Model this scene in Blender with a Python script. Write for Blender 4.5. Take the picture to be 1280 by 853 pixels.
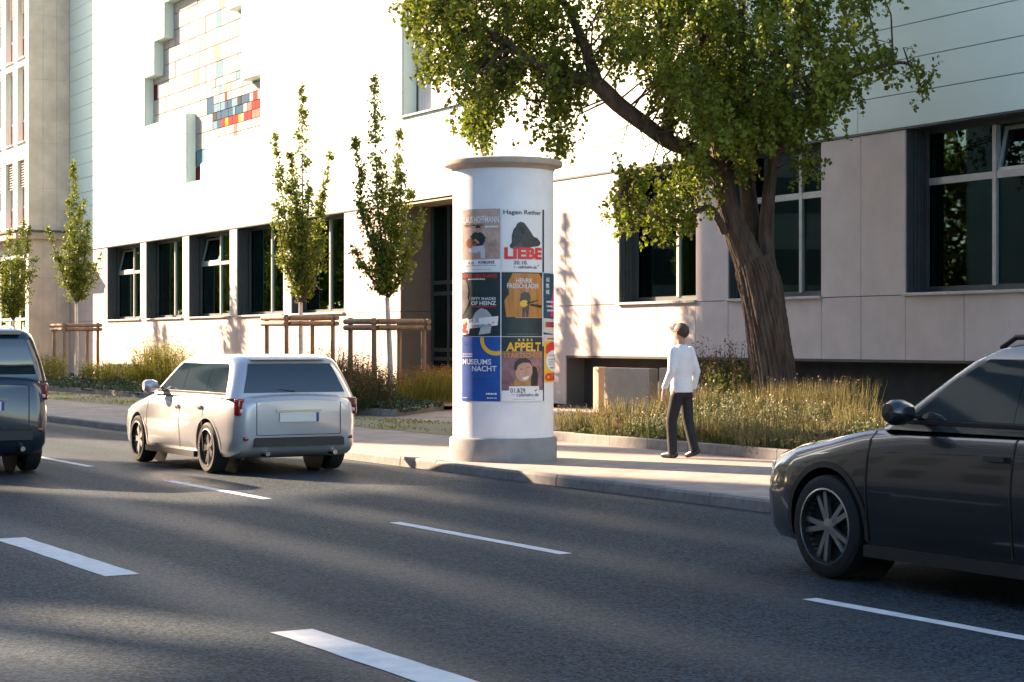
import bpy, bmesh, math, random
import numpy as np
from mathutils import Vector, Matrix

random.seed(7)
RNG = np.random.default_rng(11)
for o in list(bpy.data.objects):
    bpy.data.objects.remove(o, do_unlink=True)
SC = bpy.context.scene
COL = SC.collection
R = math.radians

# ---------------------------------------------------------------- camera
F = 2400.0                      # focal length in photo pixels (photo is 1280 wide)
CX, CY = 640.0, 426.5
EYE = 1.66
cam_d = bpy.data.cameras.new('camera')
cam_d.sensor_width = 36.0
cam_d.lens = F / 1280.0 * 36.0
cam_d.clip_start = 0.1
cam_d.clip_end = 2000
cam = bpy.data.objects.new('camera', cam_d)
COL.objects.link(cam)
cam.location = (0, 0, EYE)
cam.rotation_euler = (R(90), 0, 0)
SC.camera = cam

# ---------------------------------------------------------------- world, sun, exposure
SUN_AZ = 54.5                   # degrees to the left of the viewing direction (+Y)
SUN_EL = 24.0
SX, SY = -math.sin(R(SUN_AZ)), math.cos(R(SUN_AZ))     # horizontal direction towards the sun
W = bpy.data.worlds.new('World'); SC.world = W
W.use_nodes = True
wn = W.node_tree; wn.nodes.clear()
sky = wn.nodes.new('ShaderNodeTexSky'); sky.sky_type = 'NISHITA'
sky.sun_disc = False
sky.sun_elevation = R(SUN_EL)
sky.sun_rotation = R(-SUN_AZ)
sky.air_density = 1.0; sky.dust_density = 0.7; sky.ozone_density = 1.0
bg = wn.nodes.new('ShaderNodeBackground'); bg.inputs['Strength'].default_value = 0.065
wo = wn.nodes.new('ShaderNodeOutputWorld')
wn.links.new(sky.outputs[0], bg.inputs['Color']); wn.links.new(bg.outputs[0], wo.inputs['Surface'])
sun_d = bpy.data.lights.new('sun', 'SUN')
sun_d.energy = 4.7; sun_d.angle = R(0.6); sun_d.color = (1.0, 0.72, 0.48)
sun = bpy.data.objects.new('sun', sun_d); COL.objects.link(sun)
sd = Vector((SX * math.cos(R(SUN_EL)), SY * math.cos(R(SUN_EL)), math.sin(R(SUN_EL))))
sun.rotation_euler = sd.to_track_quat('Z', 'Y').to_euler()
sun.location = (-30, 20, 40)
SC.view_settings.view_transform = 'Standard'
SC.view_settings.look = 'None'
SC.view_settings.exposure = 2.5
SC.view_settings.gamma = 1.0
SC.view_settings.use_curve_mapping = False

# ---------------------------------------------------------------- pixel helpers
def ground(px, py, z=0.0):
    Y = F * (EYE - z) / (py - CY)
    return Vector(((px - CX) / F * Y, Y, z))
def at(px, py, Y):
    return Vector(((px - CX) / F * Y, Y, EYE + (CY - py) * Y / F))

# frame of the building front: x along the front to the right, y into the building
FO = (0.0, 46.6); FA = -math.atan2(0.8808, 0.4735)
FC, FS = math.cos(FA), math.sin(FA)
def fa(px, y=0.0):
    X0, Y0 = FO[0] - FS * y, FO[1] + FC * y
    k = (px - CX) / F
    return (k * Y0 - X0) / (FC - FS * k)
def fh(px, py, y=0.0):
    a = fa(px, y)
    return EYE + (CY - py) * (FO[1] + FS * a + FC * y) / F
def f2w(a, y, z=0):
    return Vector((FO[0] + FC * a - FS * y, FO[1] + FS * a + FC * y, z))
# frame of the road: origin on the kerb line, x along the kerb to the right, y towards the building
RO = (0.0, 22.9); RA = -math.atan2(0.8669, 0.4985)
RC, RS = math.cos(RA), math.sin(RA)
def r2w(x, y, z=0):
    return Vector((RO[0] + RC * x - RS * y, RO[1] + RS * x + RC * y, z))
def w2r(p):
    dx, dy = p[0] - RO[0], p[1] - RO[1]
    return (RC * dx + RS * dy, -RS * dx + RC * dy)

# ---------------------------------------------------------------- object helpers
def tag(o, label=None, cat=None, group=None, kind=None):
    if label: o['label'] = label
    if cat: o['category'] = cat
    if group: o['group'] = group
    if kind: o['kind'] = kind
    return o
def thing(name, label, cat, loc=(0, 0, 0), rz=0.0, group=None):
    o = bpy.data.objects.new(name, None); COL.objects.link(o)
    o.empty_display_size = 0.2
    o.location = loc; o.rotation_euler = (0, 0, rz)
    return tag(o, label, cat, group)
def link(name, me, m=None, parent=None, loc=None, rz=None):
    o = bpy.data.objects.new(name, me); COL.objects.link(o)
    if m is not None and not me.materials:
        for q in (m if isinstance(m, (list, tuple)) else [m]): me.materials.append(q)
    if parent is not None: o.parent = parent
    if loc is not None: o.location = loc
    if rz is not None: o.rotation_euler = (0, 0, rz)
    return o
def copy_tree(o, parent=None):
    c = o.copy(); COL.objects.link(c)
    c.parent = parent
    for ch in list(o.children): copy_tree(ch, c)
    return c

class MB:
    """collects simple shapes; build() makes ONE mesh object"""
    def __init__(s): s.v = []; s.f = []; s.mi = []
    def add(s, vs, fs, mi=0):
        b = len(s.v); s.v += [tuple(p) for p in vs]
        s.f += [tuple(b + i for i in q) for q in fs]; s.mi += [mi] * len(fs)
        return s
    def box(s, x0, x1, y0, y1, z0, z1, mi=0):
        return s.add([(x0,y0,z0),(x1,y0,z0),(x1,y1,z0),(x0,y1,z0),(x0,y0,z1),(x1,y0,z1),(x1,y1,z1),(x0,y1,z1)],
                     [(0,3,2,1),(4,5,6,7),(0,1,5,4),(1,2,6,5),(2,3,7,6),(3,0,4,7)], mi)
    def cham(s, x0, x1, y0, y1, z0, z1, c=0.01, mi=0):
        # box with a chamfered top edge
        return s.add([(x0,y0,z0),(x1,y0,z0),(x1,y1,z0),(x0,y1,z0),(x0,y0,z1-c),(x1,y0,z1-c),(x1,y1,z1-c),(x0,y1,z1-c),
                      (x0+c,y0+c,z1),(x1-c,y0+c,z1),(x1-c,y1-c,z1),(x0+c,y1-c,z1)],
                     [(0,3,2,1),(0,1,5,4),(1,2,6,5),(2,3,7,6),(3,0,4,7),(4,5,9,8),(5,6,10,9),(6,7,11,10),(7,4,8,11),(8,9,10,11)], mi)
    def tube(s, pts, rad, n=8, caps=True, mi=0, jit=0.0):
        pts = [Vector(p) for p in pts]
        if not isinstance(rad, (list, tuple)): rad = [rad] * len(pts)
        rings = []
        up = Vector((0.123, 0.97, 0.21))
        vs = []
        for i, p in enumerate(pts):
            d = (pts[min(i+1, len(pts)-1)] - pts[max(i-1, 0)])
            if d.length < 1e-9: d = Vector((0, 0, 1))
            d.normalize()
            a = d.cross(up)
            if a.length < 1e-3: a = d.cross(Vector((1, 0, 0)))
            a.normalize(); b = d.cross(a)
            for k in range(n):
                t = 2 * math.pi * k / n
                q = rad[i] * (1 + (random.uniform(-jit, jit) if jit else 0))
                vs.append(p + (a * math.cos(t) + b * math.sin(t)) * q)
        fs = []
        for i in range(len(pts) - 1):
            for k in range(n):
                fs.append((i*n+k, i*n+(k+1) % n, (i+1)*n+(k+1) % n, (i+1)*n+k))
        if caps:
            fs.append(tuple(reversed(range(n)))); fs.append(tuple((len(pts)-1)*n+k for k in range(n)))
        return s.add(vs, fs, mi)
    def lathe(s, prof, n=48, axis='z', c=(0, 0, 0), mi=0, closed=False):
        vs = []; fs = []
        for (r, z) in prof:
            for k in range(n):
                t = 2 * math.pi * k / n
                if axis == 'z': vs.append((c[0] + r*math.cos(t), c[1] + r*math.sin(t), c[2] + z))
                else: vs.append((c[0] + r*math.cos(t), c[1] + z, c[2] + r*math.sin(t)))
        m = len(prof)
        for i in range(m if closed else m - 1):
            j = (i + 1) % m
            for k in range(n):
                fs.append((i*n+k, i*n+(k+1) % n, j*n+(k+1) % n, j*n+k))
        return s.add(vs, fs, mi)
    def mesh(s, name, smooth=None):
        me = bpy.data.meshes.new(name); me.from_pydata(s.v, [], s.f); 
        if any(s.mi): me.polygons.foreach_set('material_index', s.mi)
        bm = bmesh.new(); bm.from_mesh(me); bmesh.ops.recalc_face_normals(bm, faces=bm.faces); bm.to_mesh(me); bm.free()
        if smooth is not None:
            me.polygons.foreach_set('use_smooth', [True] * len(me.polygons))
            me.set_sharp_from_angle(angle=R(smooth))
        me.update(); return me
    def build(s, name, m, parent=None, smooth=None, loc=None, rz=None):
        return link(name, s.mesh(name, smooth), m, parent, loc, rz)

def np_mesh(name, verts, k):
    """mesh of disjoint k-gons from an (N*k,3) array"""
    n = len(verts) // k
    me = bpy.data.meshes.new(name)
    me.vertices.add(len(verts)); me.vertices.foreach_set('co', np.asarray(verts, dtype=np.float32).ravel())
    me.loops.add(n * k); me.loops.foreach_set('vertex_index', np.arange(n * k, dtype=np.int32))
    me.polygons.add(n); me.polygons.foreach_set('loop_start', np.arange(0, n * k, k, dtype=np.int32))
    me.update(calc_edges=True); me.validate()
    return me
def leaf_cards(cent, size, droop=0.35, aspect=0.9, up=None):
    """kite shaped leaves: (N,3) centres, (N,) sizes -> (N*4,3)"""
    n = len(cent)
    d = RNG.normal(size=(n, 3)); d[:, 2] -= droop * 1.6
    if up is not None: d = d * 0.5 + np.asarray(up)
    d /= np.linalg.norm(d, axis=1, keepdims=True)
    a = RNG.normal(size=(n, 3)); a -= (a * d).sum(1, keepdims=True) * d
    a /= np.linalg.norm(a, axis=1, keepdims=True)
    nn = np.cross(d, a)
    s = np.asarray(size)[:, None]
    base = cent - d * s * 0.5
    tip = cent + d * s * 0.5 + nn * s * 0.12
    l = cent + a * s * aspect * 0.5 + d * s * 0.12
    r = cent - a * s * aspect * 0.5 + d * s * 0.12
    return np.stack([base, l, tip, r], axis=1).reshape(-1, 3)

# ---------------------------------------------------------------- materials
MATS = {}
def mat(name, col, rough=0.6, var=0.0, vscale=3.0, bump=0.0, bscale=40.0, metal=0.0, spec=0.5, coat=0.0,
        col2=None, island=0.0, trans=0.0, stretch=(1, 1, 1), detail=4.0):
    if name in MATS: return MATS[name]
    m = bpy.data.materials.new(name); m.use_nodes = True
    nt = m.node_tree; p = nt.nodes['Principled BSDF']; out = nt.nodes['Material Output']
    p.inputs['Roughness'].default_value = rough; p.inputs['Metallic'].default_value = metal
    p.inputs['Specular IOR Level'].default_value = spec
    p.inputs['Coat Weight'].default_value = coat; p.inputs['Coat Roughness'].default_value = 0.05
    c = (col[0], col[1], col[2], 1)
    p.inputs['Base Color'].default_value = c
    tc = nt.nodes.new('ShaderNodeTexCoord'); mp = nt.nodes.new('ShaderNodeMapping')
    mp.inputs['Scale'].default_value = stretch
    nt.links.new(tc.outputs['Object'], mp.inputs['Vector'])
    src = None
    if var > 0 or col2:
        nz = nt.nodes.new('ShaderNodeTexNoise'); nz.inputs['Scale'].default_value = vscale; nz.inputs['Detail'].default_value = detail
        nz.inputs['Roughness'].default_value = 0.6
        nt.links.new(mp.outputs[0], nz.inputs['Vector'])
        rp = nt.nodes.new('ShaderNodeValToRGB')
        rp.color_ramp.elements[0].position = 0.3; rp.color_ramp.elements[1].position = 0.7
        d = col2 if col2 else tuple(min(1, x * (1 + var)) for x in col)
        b = col if col2 else tuple(x * (1 - var) for x in col)
        rp.color_ramp.elements[0].color = (b[0], b[1], b[2], 1); rp.color_ramp.elements[1].color = (d[0], d[1], d[2], 1)
        nt.links.new(nz.outputs['Fac'], rp.inputs[0]); src = rp.outputs[0]
        nt.links.new(src, p.inputs['Base Color'])
    if island > 0:
        g = nt.nodes.new('ShaderNodeNewGeometry')
        hs = nt.nodes.new('ShaderNodeHueSaturation')
        mr = nt.nodes.new('ShaderNodeMapRange'); mr.inputs[3].default_value = 1 - island; mr.inputs[4].default_value = 1 + island
        mh = nt.nodes.new('ShaderNodeMapRange'); mh.inputs[3].default_value = 0.5 - island * 0.06; mh.inputs[4].default_value = 0.5 + island * 0.03
        nt.links.new(g.outputs['Random Per Island'], mr.inputs[0]); nt.links.new(mr.outputs[0], hs.inputs['Value'])
        nt.links.new(g.outputs['Random Per Island'], mh.inputs[0]); nt.links.new(mh.outputs[0], hs.inputs['Hue'])
        hs.inputs['Color'].default_value = c
        if src: nt.links.new(src, hs.inputs['Color'])
        src = hs.outputs[0]; nt.links.new(src, p.inputs['Base Color'])
    if bump > 0:
        nb = nt.nodes.new('ShaderNodeTexNoise'); nb.inputs['Scale'].default_value = bscale; nb.inputs['Detail'].default_value = 3
        nt.links.new(mp.outputs[0], nb.inputs['Vector'])
        bp = nt.nodes.new('ShaderNodeBump'); bp.inputs['Strength'].default_value = bump; bp.inputs['Distance'].default_value = 0.01
        nt.links.new(nb.outputs['Fac'], bp.inputs['Height']); nt.links.new(bp.outputs[0], p.inputs['Normal'])
    if trans > 0:
        tl = nt.nodes.new('ShaderNodeBsdfTranslucent'); mx = nt.nodes.new('ShaderNodeMixShader'); mx.inputs[0].default_value = trans
        if src: nt.links.new(src, tl.inputs['Color'])
        else: tl.inputs['Color'].default_value = c
        nt.links.new(p.outputs[0], mx.inputs[1]); nt.links.new(tl.outputs[0], mx.inputs[2]); nt.links.new(mx.outputs[0], out.inputs['Surface'])
    MATS[name] = m
    return m
def glass(name, tint, refl=1.0, clear=0.6):
    """window glass: fresnel reflection over a tinted see-through pane"""
    m = bpy.data.materials.new(name); m.use_nodes = True
    nt = m.node_tree; nt.nodes.clear()
    out = nt.nodes.new('ShaderNodeOutputMaterial')
    tr = nt.nodes.new('ShaderNodeBsdfTransparent'); tr.inputs['Color'].default_value = (*[clear * t for t in tint], 1)
    gl = nt.nodes.new('ShaderNodeBsdfGlossy'); gl.inputs['Roughness'].default_value = 0.015; gl.inputs['Color'].default_value = (0.55, 0.90, 0.88, 1)
    fr = nt.nodes.new('ShaderNodeFresnel'); fr.inputs['IOR'].default_value = 1.5
    ml = nt.nodes.new('ShaderNodeMath'); ml.operation = 'MULTIPLY'; ml.inputs[1].default_value = refl; ml.use_clamp = True
    mx = nt.nodes.new('ShaderNodeMixShader')
    nt.links.new(fr.outputs[0], ml.inputs[0]); nt.links.new(ml.outputs[0], mx.inputs[0])
    nt.links.new(tr.outputs[0], mx.inputs[1]); nt.links.new(gl.outputs[0], mx.inputs[2]); nt.links.new(mx.outputs[0], out.inputs['Surface'])
    return m

M_clad = mat('mint_white_cladding', (0.66, 0.775, 0.71), 0.5, var=0.03, vscale=0.6, spec=0.3)
M_core = mat('dark_joint', (0.10, 0.105, 0.10), 0.8)
M_panel = mat('fibre_cement_panel', (0.59, 0.505, 0.465), 0.8, var=0.09, vscale=1.6, bump=0.08, bscale=60, detail=8)
M_pil = mat('pale_pilaster', (0.62, 0.57, 0.52), 0.7, var=0.05, vscale=2)
M_frame = mat('anthracite_frame', (0.045, 0.055, 0.06), 0.45, var=0.15, vscale=4)
M_alu = mat('weathered_aluminium', (0.42, 0.42, 0.41), 0.42, var=0.12, vscale=5, metal=0.3)
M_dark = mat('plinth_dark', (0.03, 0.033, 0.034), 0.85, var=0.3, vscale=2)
M_room = mat('dim_room_paint', (0.34, 0.50, 0.48), 0.9, var=0.2, vscale=0.8)
M_glass = glass('window_glass', (0.55, 0.97, 0.92), 1.0, 0.9)
M_conc = mat('board_marked_concrete', (0.74, 0.61, 0.48), 0.85, var=0.16, vscale=1.3, bump=0.2, bscale=30, detail=9)
M_conc2 = mat('sandy_concrete', (0.50, 0.38, 0.28), 0.85, var=0.12, vscale=3, bump=0.2, bscale=50)
M_white = mat('white_render', (0.74, 0.71, 0.67), 0.8, var=0.04, vscale=2)
M_maroon = mat('maroon_panel', (0.30, 0.09, 0.075), 0.6, var=0.15, vscale=5)
M_brown = mat('brown_reveal_panel', (0.16, 0.125, 0.10), 0.7, var=0.1, vscale=2)
M_blind = mat('pale_blind', (0.55, 0.50, 0.42), 0.7, var=0.08, vscale=4)
M_curtain = mat('olive_curtain', (0.34, 0.28, 0.15), 0.9, var=0.25, vscale=3, stretch=(6, 6, 0.6))
M_soil = mat('soil', (0.07, 0.05, 0.035), 0.95, var=0.35, vscale=8, bump=0.5, bscale=30)
M_wood = mat('weathered_timber', (0.27, 0.175, 0.115), 0.75, var=0.3, vscale=9, bump=0.35, bscale=60, stretch=(1, 1, 0.2))
M_bark = mat('ginkgo_bark', (0.030, 0.022, 0.018), 0.92, col2=(0.125, 0.088, 0.066), vscale=11, bump=1.0, bscale=30, stretch=(1, 1, 0.16), detail=9)
M_twig = mat('twig_bark', (0.075, 0.055, 0.04), 0.9, var=0.3, vscale=8)
M_lime = mat('limewashed_trunk', (0.62, 0.58, 0.54), 0.85, var=0.14, vscale=7, bump=0.3, bscale=40)
M_kerb = mat('kerb_stone', (0.22, 0.21, 0.20), 0.85, var=0.22, vscale=7, bump=0.3, bscale=60)
M_paint = mat('road_marking_paint', (0.66, 0.66, 0.65), 0.7, var=0.16, vscale=6, bump=0.35, bscale=180, detail=8)
M_ginkgo = mat('ginkgo_leaf', (0.135, 0.175, 0.020), 0.5, island=0.5, trans=0.45, spec=0.3)
M_horn = mat('hornbeam_leaf', (0.165, 0.205, 0.026), 0.55, island=0.42, trans=0.38, spec=0.3)
# ================================================================ ground, road, pavements
def sheet(name, pts, z, m, kind='structure', rz=True):
    me = bpy.data.meshes.new(name)
    me.from_pydata([(x, y, 0) for x, y in pts], [], [tuple(range(len(pts)))]); me.update()
    o = link(name, me, m, None, (RO[0], RO[1], z), RA)
    tag(o, kind=kind); return o
def asphalt():
    m = bpy.data.materials.new('asphalt'); m.use_nodes = True
    nt = m.node_tree; p = nt.nodes['Principled BSDF']; N = nt.nodes.new; L = nt.links.new
    tc = N('ShaderNodeTexCoord')
    g = N('ShaderNodeTexVoronoi'); g.inputs['Scale'].default_value = 60; L(tc.outputs['Object'], g.inputs['Vector'])      # aggregate grains
    g2 = N('ShaderNodeTexNoise'); g2.inputs['Scale'].default_value = 42; g2.inputs['Detail'].default_value = 6; L(tc.outputs['Object'], g2.inputs['Vector'])
    n1 = N('ShaderNodeTexNoise'); n1.inputs['Scale'].default_value = 0.35; n1.inputs['Detail'].default_value = 5; L(tc.outputs['Object'], n1.inputs['Vector'])
    # wheel tracks: polished bands along the lanes
    sp = N('ShaderNodeSeparateXYZ'); L(tc.outputs['Object'], sp.inputs[0])
    nw = N('ShaderNodeTexNoise'); nw.inputs['Scale'].default_value = 0.12; L(tc.outputs['Object'], nw.inputs['Vector'])
    ad = N('ShaderNodeMath'); ad.operation = 'MULTIPLY_ADD'; ad.inputs[1].default_value = 0.9; L(nw.outputs['Fac'], ad.inputs[0]); L(sp.outputs['Y'], ad.inputs[2])
    mu = N('ShaderNodeMath'); mu.operation = 'MULTIPLY'; mu.inputs[1].default_value = 2 * math.pi / 1.72; L(ad.outputs[0], mu.inputs[0])
    sn = N('ShaderNodeMath'); sn.operation = 'SINE'; L(mu.outputs[0], sn.inputs[0])
    band = N('ShaderNodeMapRange'); band.inputs[1].default_value = -0.4; band.inputs[2].default_value = 1.0; L(sn.outputs[0], band.inputs[0])
    r = N('ShaderNodeValToRGB'); r.color_ramp.elements[0].position = 0.25; r.color_ramp.elements[1].position = 0.8
    r.color_ramp.elements[0].color = (0.005, 0.009, 0.013, 1); r.color_ramp.elements[1].color = (0.082, 0.128, 0.165, 1)
    L(g.outputs['Color'], r.inputs[0])
    r2 = N('ShaderNodeMixRGB'); r2.blend_type = 'MULTIPLY'; r2.inputs[0].default_value = 0.8
    m2 = N('ShaderNodeValToRGB'); m2.color_ramp.elements[0].color = (0.45, 0.45, 0.45, 1); m2.color_ramp.elements[1].color = (1, 1, 1, 1)
    m2.color_ramp.elements[0].position = 0.3; m2.color_ramp.elements[1].position = 0.7
    L(g2.outputs['Fac'], m2.inputs[0]); L(r.outputs[0], r2.inputs[1]); L(m2.outputs[0], r2.inputs[2])
    r3 = N('ShaderNodeMixRGB'); r3.blend_type = 'MULTIPLY'; r3.inputs[0].default_value = 0.5
    L(r2.outputs[0], r3.inputs[1]); L(n1.outputs['Fac'], r3.inputs[2])
    r4 = N('ShaderNodeMixRGB'); r4.inputs[2].default_value = (0.072, 0.074, 0.076, 1)
    bm_ = N('ShaderNodeMath'); bm_.operation = 'MULTIPLY'; bm_.inputs[1].default_value = 0.12; L(band.outputs[0], bm_.inputs[0])
    L(bm_.outputs[0], r4.inputs[0]); L(r3.outputs[0], r4.inputs[1]); L(r4.outputs[0], p.inputs['Base Color'])
    ro = N('ShaderNodeMapRange'); ro.inputs[3].default_value = 0.74; ro.inputs[4].default_value = 0.60; L(band.outputs[0], ro.inputs[0]); L(ro.outputs[0], p.inputs['Roughness'])
    p.inputs['Specular IOR Level'].default_value = 0.16
    bp = N('ShaderNodeBump'); bp.inputs['Strength'].default_value = 0.7; bp.inputs['Distance'].default_value = 0.006
    L(g.outputs['Distance'], bp.inputs['Height']); L(bp.outputs[0], p.inputs['Normal'])
    return m
def paving(name, c1, c2, mort, bw, rh, ms=0.006, bump=0.3):
    m = bpy.data.materials.new(name); m.use_nodes = True
    nt = m.node_tree; p = nt.nodes['Principled BSDF']; N = nt.nodes.new; L = nt.links.new
    tc = N('ShaderNodeTexCoord')
    b = N('ShaderNodeTexBrick'); b.inputs['Scale'].default_value = 1.0; b.inputs['Brick Width'].default_value = bw; b.inputs['Row Height'].default_value = rh
    b.inputs['Mortar Size'].default_value = ms; b.inputs['Mortar Smooth'].default_value = 0.2
    b.inputs['Color1'].default_value = (*c1, 1); b.inputs['Color2'].default_value = (*c2, 1); b.inputs['Mortar'].default_value = (*mort, 1)
    L(tc.outputs['Object'], b.inputs['Vector'])
    n = N('ShaderNodeTexNoise'); n.inputs['Scale'].default_value = 1.3; n.inputs['Detail'].default_value = 8; L(tc.outputs['Object'], n.inputs['Vector'])
    rp = N('ShaderNodeValToRGB'); rp.color_ramp.elements[0].color = (0.62, 0.62, 0.62, 1); rp.color_ramp.elements[1].color = (1.1, 1.08, 1.06, 1)
    rp.color_ramp.elements[0].position = 0.3; rp.color_ramp.elements[1].position = 0.65
    L(n.outputs['Fac'], rp.inputs[0])
    mx = N('ShaderNodeMixRGB'); mx.blend_type = 'MULTIPLY'; mx.inputs[0].default_value = 0.75
    L(b.outputs['Color'], mx.inputs[1]); L(rp.outputs[0], mx.inputs[2]); L(mx.outputs[0], p.inputs['Base Color'])
    p.inputs['Roughness'].default_value = 0.82
    bp = N('ShaderNodeBump'); bp.inputs['Strength'].default_value = bump; bp.inputs['Distance'].default_value = 0.008; bp.invert = True
    L(b.outputs['Fac'], bp.inputs['Height']); L(bp.outputs[0], p.inputs['Normal'])
    return m
M_asph = asphalt()
M_pave = paving('concrete_paving', (0.34, 0.275, 0.25), (0.40, 0.33, 0.30), (0.17, 0.15, 0.13), 0.30, 0.15)
M_cob = paving('mossy_cobbles', (0.30, 0.26, 0.20), (0.36, 0.31, 0.25), (0.11, 0.13, 0.04), 0.16, 0.16, 0.035, 0.6)
M_gnd = mat('far_ground', (0.12, 0.115, 0.105), 0.9, var=0.2, vscale=0.3)

sheet('ground', [(-500, -400), (500, -400), (500, 500), (-500, 500)], -0.05, M_gnd)
sheet('road', [(-200, -10.8), (160, -10.8), (160, 0), (-200, 0)], 0.0, M_asph)
PV = 0.12
pav = sheet('pavement', [(-200, 0.151), (160, 0.151), (160, 60), (-200, 60)], PV, M_pave)
sheet('pavement_across', [(-200, -40), (160, -40), (160, -10.951), (-200, -10.951)], PV, M_pave)
sheet('cobble_strip', [(-60, 3.3), (-6.6, 3.3), (-6.6, 5.6), (-60, 5.6)], PV + 0.005, M_cob)
# the kerb: separate stones, each a little uneven
kerb_me = [MB().add([(0.004,0,-0.1),(0.996,0,-0.1),(0.996,0.15,-0.1),(0.004,0.15,-0.1),(0.004,0.012,0.095),(0.996,0.012,0.095),
        (0.996,0.15,0.124),(0.004,0.15,0.124),(0.012,0.03,0.122),(0.988,0.03,0.122)],
        [(0,3,2,1),(0,1,5,4),(4,5,9,8),(8,9,6,7),(2,3,7,6),(1,2,6,9,5),(3,0,4,8,7)]).mesh('kerb_stone') for _ in range(1)]
for me in kerb_me: me.materials.append(M_kerb)
for i in range(-60, 34):
    o = link('kerb_stone', kerb_me[0], None, None)
    o.parent = pav
    o.location = (i + random.uniform(-.003, .003), random.uniform(-.004, .004), -PV + random.uniform(-.004, .004))
# far carriageway kerb
pa = bpy.data.objects['pavement_across']
for i in range(-30, 30):
    o = link('kerb_stone', kerb_me[0], None, pa)
    o.location = (i, -10.8, -PV); o.rotation_euler = (0, 0, math.pi)
# lane markings
def dash(x, y0, y1, ln, label):
    b = MB(); n = 12
    vs = []; fs = []
    for k in range(n + 1):
        xx = x + ln * k / n
        vs += [(xx, y0 + random.uniform(-.006, .006), 0), (xx, y1 + random.uniform(-.006, .006), 0)]
    fs = [(2*k, 2*k+2, 2*k+3, 2*k+1) for k in range(n)]
    b.add(vs, fs)
    o = b.build('lane_dash', M_paint, bpy.data.objects['road'], None, (0, 0, 0.004))
    return o
for k in range(-9, 5):
    dash(4.1 + 6.0 * k, -3.66, -3.54, 3.0, '')
for k in range(-8, 4):
    dash(3.75 + 5.95 * k, -7.16, -6.90, 2.95, '')

# planted beds with low kerbs
def bed(name, pts, kerb_edges, label):
    o = sheet(name, pts, PV + 0.075, M_soil, kind='structure')
    for (p, q) in kerb_edges:
        d = Vector((q[0]-p[0], q[1]-p[1])); L_ = d.length; ang = math.atan2(d.y, d.x)
        n = max(1, round(L_ / 1.0)); st = L_ / n
        for i in range(n):
            b = MB().cham(0.004, st - 0.004, -0.10, 0.0, -0.1, 0.07 + random.uniform(-.004, .004), 0.012)
            k = b.build('bed_kerb_stone', M_kerb, o)
            k.location = (p[0] + d.x * i / n, p[1] + d.y * i / n, 0); k.rotation_euler = (0, 0, ang + random.uniform(-.003, .003))
    return o
bed('planting_bed', [(-5.9, 4.0), (30, 4.0), (30, 16), (-5.9, 16)],
    [((-5.9, 4.0), (16, 4.0)), ((-5.9, 13), (-5.9, 4.0))], '')
bed('planting_bed', [(-70, 5.9), (-15.2, 5.9), (-18.2, 8.6), (-18.4, 12.5), (-70, 12.5)],
    [((-52, 5.9), (-15.2, 5.9)), ((-15.2, 5.9), (-18.2, 8.6))], '')
# ================================================================ the long building
A_TOP = 5.42          # underside of the upper cladding
A_L, A_R = fa(87), 31.0
ROOF = 17.4
SILL = 2.50
def rects_minus(h0, h1, a0, a1, holes):
    """intervals of [a0,a1] on the row h0..h1 that no hole touches"""
    cut = sorted((max(a0, x0), min(a1, x1)) for (x0, x1, y0, y1) in holes if y0 < h1 - 1e-6 and y1 > h0 + 1e-6 and x1 > a0 and x0 < a1)
    out = []; x = a0
    for c0, c1 in cut:
        if c0 > x + 1e-4: out.append((x, c0))
        x = max(x, c1)
    if x < a1 - 1e-4: out.append((x, a1))
    return out
# recess with the glass mosaic, stepped outline
aL1, aL2, aL3 = fa(180.4), fa(192.5), fa(205.2)
aS, aE, aN, aM = fa(232.5), fa(325.6), fa(301.7), fa(284.8)
aK1, aK2 = fa(256.5), fa(250.5)
hB1 = fh(180.4, 159); hT1 = fh(180.4, 97.9); hT2 = fh(192.5, 52); hT3 = fh(205.2, 3.4)
hB2 = fh(325.6, 162.4); hTP = fh(325.6, 92.3); hTN = fh(284.8, 12.7)
hK1 = fh(256.5, 203.2); hK2 = fh(233.3, 229.4)
MOS = [(aL1, aS, hB1, hT1), (aL2, aS, hB1, hT2), (aL3, aM, hB1, hT3), (aS, aN, hB2, hTN), (aS, aE, hB2, hTP),
       (aS, aK1, hK1, hB2), (aS, aK2, hK2, hK1), (aL3, aS, hB1, hT3)]
UW = (fa(502.4), fa(650), fh(502.4, 146), fh(502.4, 7))
LW = [(fa(p), fa(q), SILL, A_TOP) for p, q in ((134, 175.3), (182.5, 228), (236, 287), (296, 354), (364, 430))]
RW = [(fa(773.5), fa(869.6), SILL, A_TOP), (fa(910), fa(1026), SILL, A_TOP), (fa(1131.5), 18.1, SILL, A_TOP),
      (20.6, 23.6, SILL, A_TOP), (24.8, 27.8, SILL, A_TOP)]
ENT = (fa(500.5), fa(606), 0.0, A_TOP)
HOLES = MOS + [UW] + LW + RW + [ENT]

bld = thing('civic_building', 'long pale building with mint cladding above, grey panels, ribbon windows and stepped mosaic recess', 'building',
            (FO[0], FO[1], 0), FA)
# --- core wall behind the panels, in cells
b = MB()
BASE_L, BASE_R = 0.76, 1.32
hs = sorted({0.0, A_TOP, SILL, ROOF, BASE_L, BASE_R} | {x for q in HOLES for x in q[2:]})
for h0, h1 in zip(hs[:-1], hs[1:]):
    if h1 - h0 < 1e-4: continue
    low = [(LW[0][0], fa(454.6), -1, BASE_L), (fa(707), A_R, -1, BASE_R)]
    for a0, a1 in rects_minus(h0, h1, A_L, A_R, HOLES + low):
        b.box(a0, a1, 0.035, 0.98, h0, h1)
b.build('wall', M_core, bld)
for a0, a1, _, hb in low: MB().box(a0, a1, 0.50, 0.98, 0, hb).build('plinth', M_dark, bld)
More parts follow.
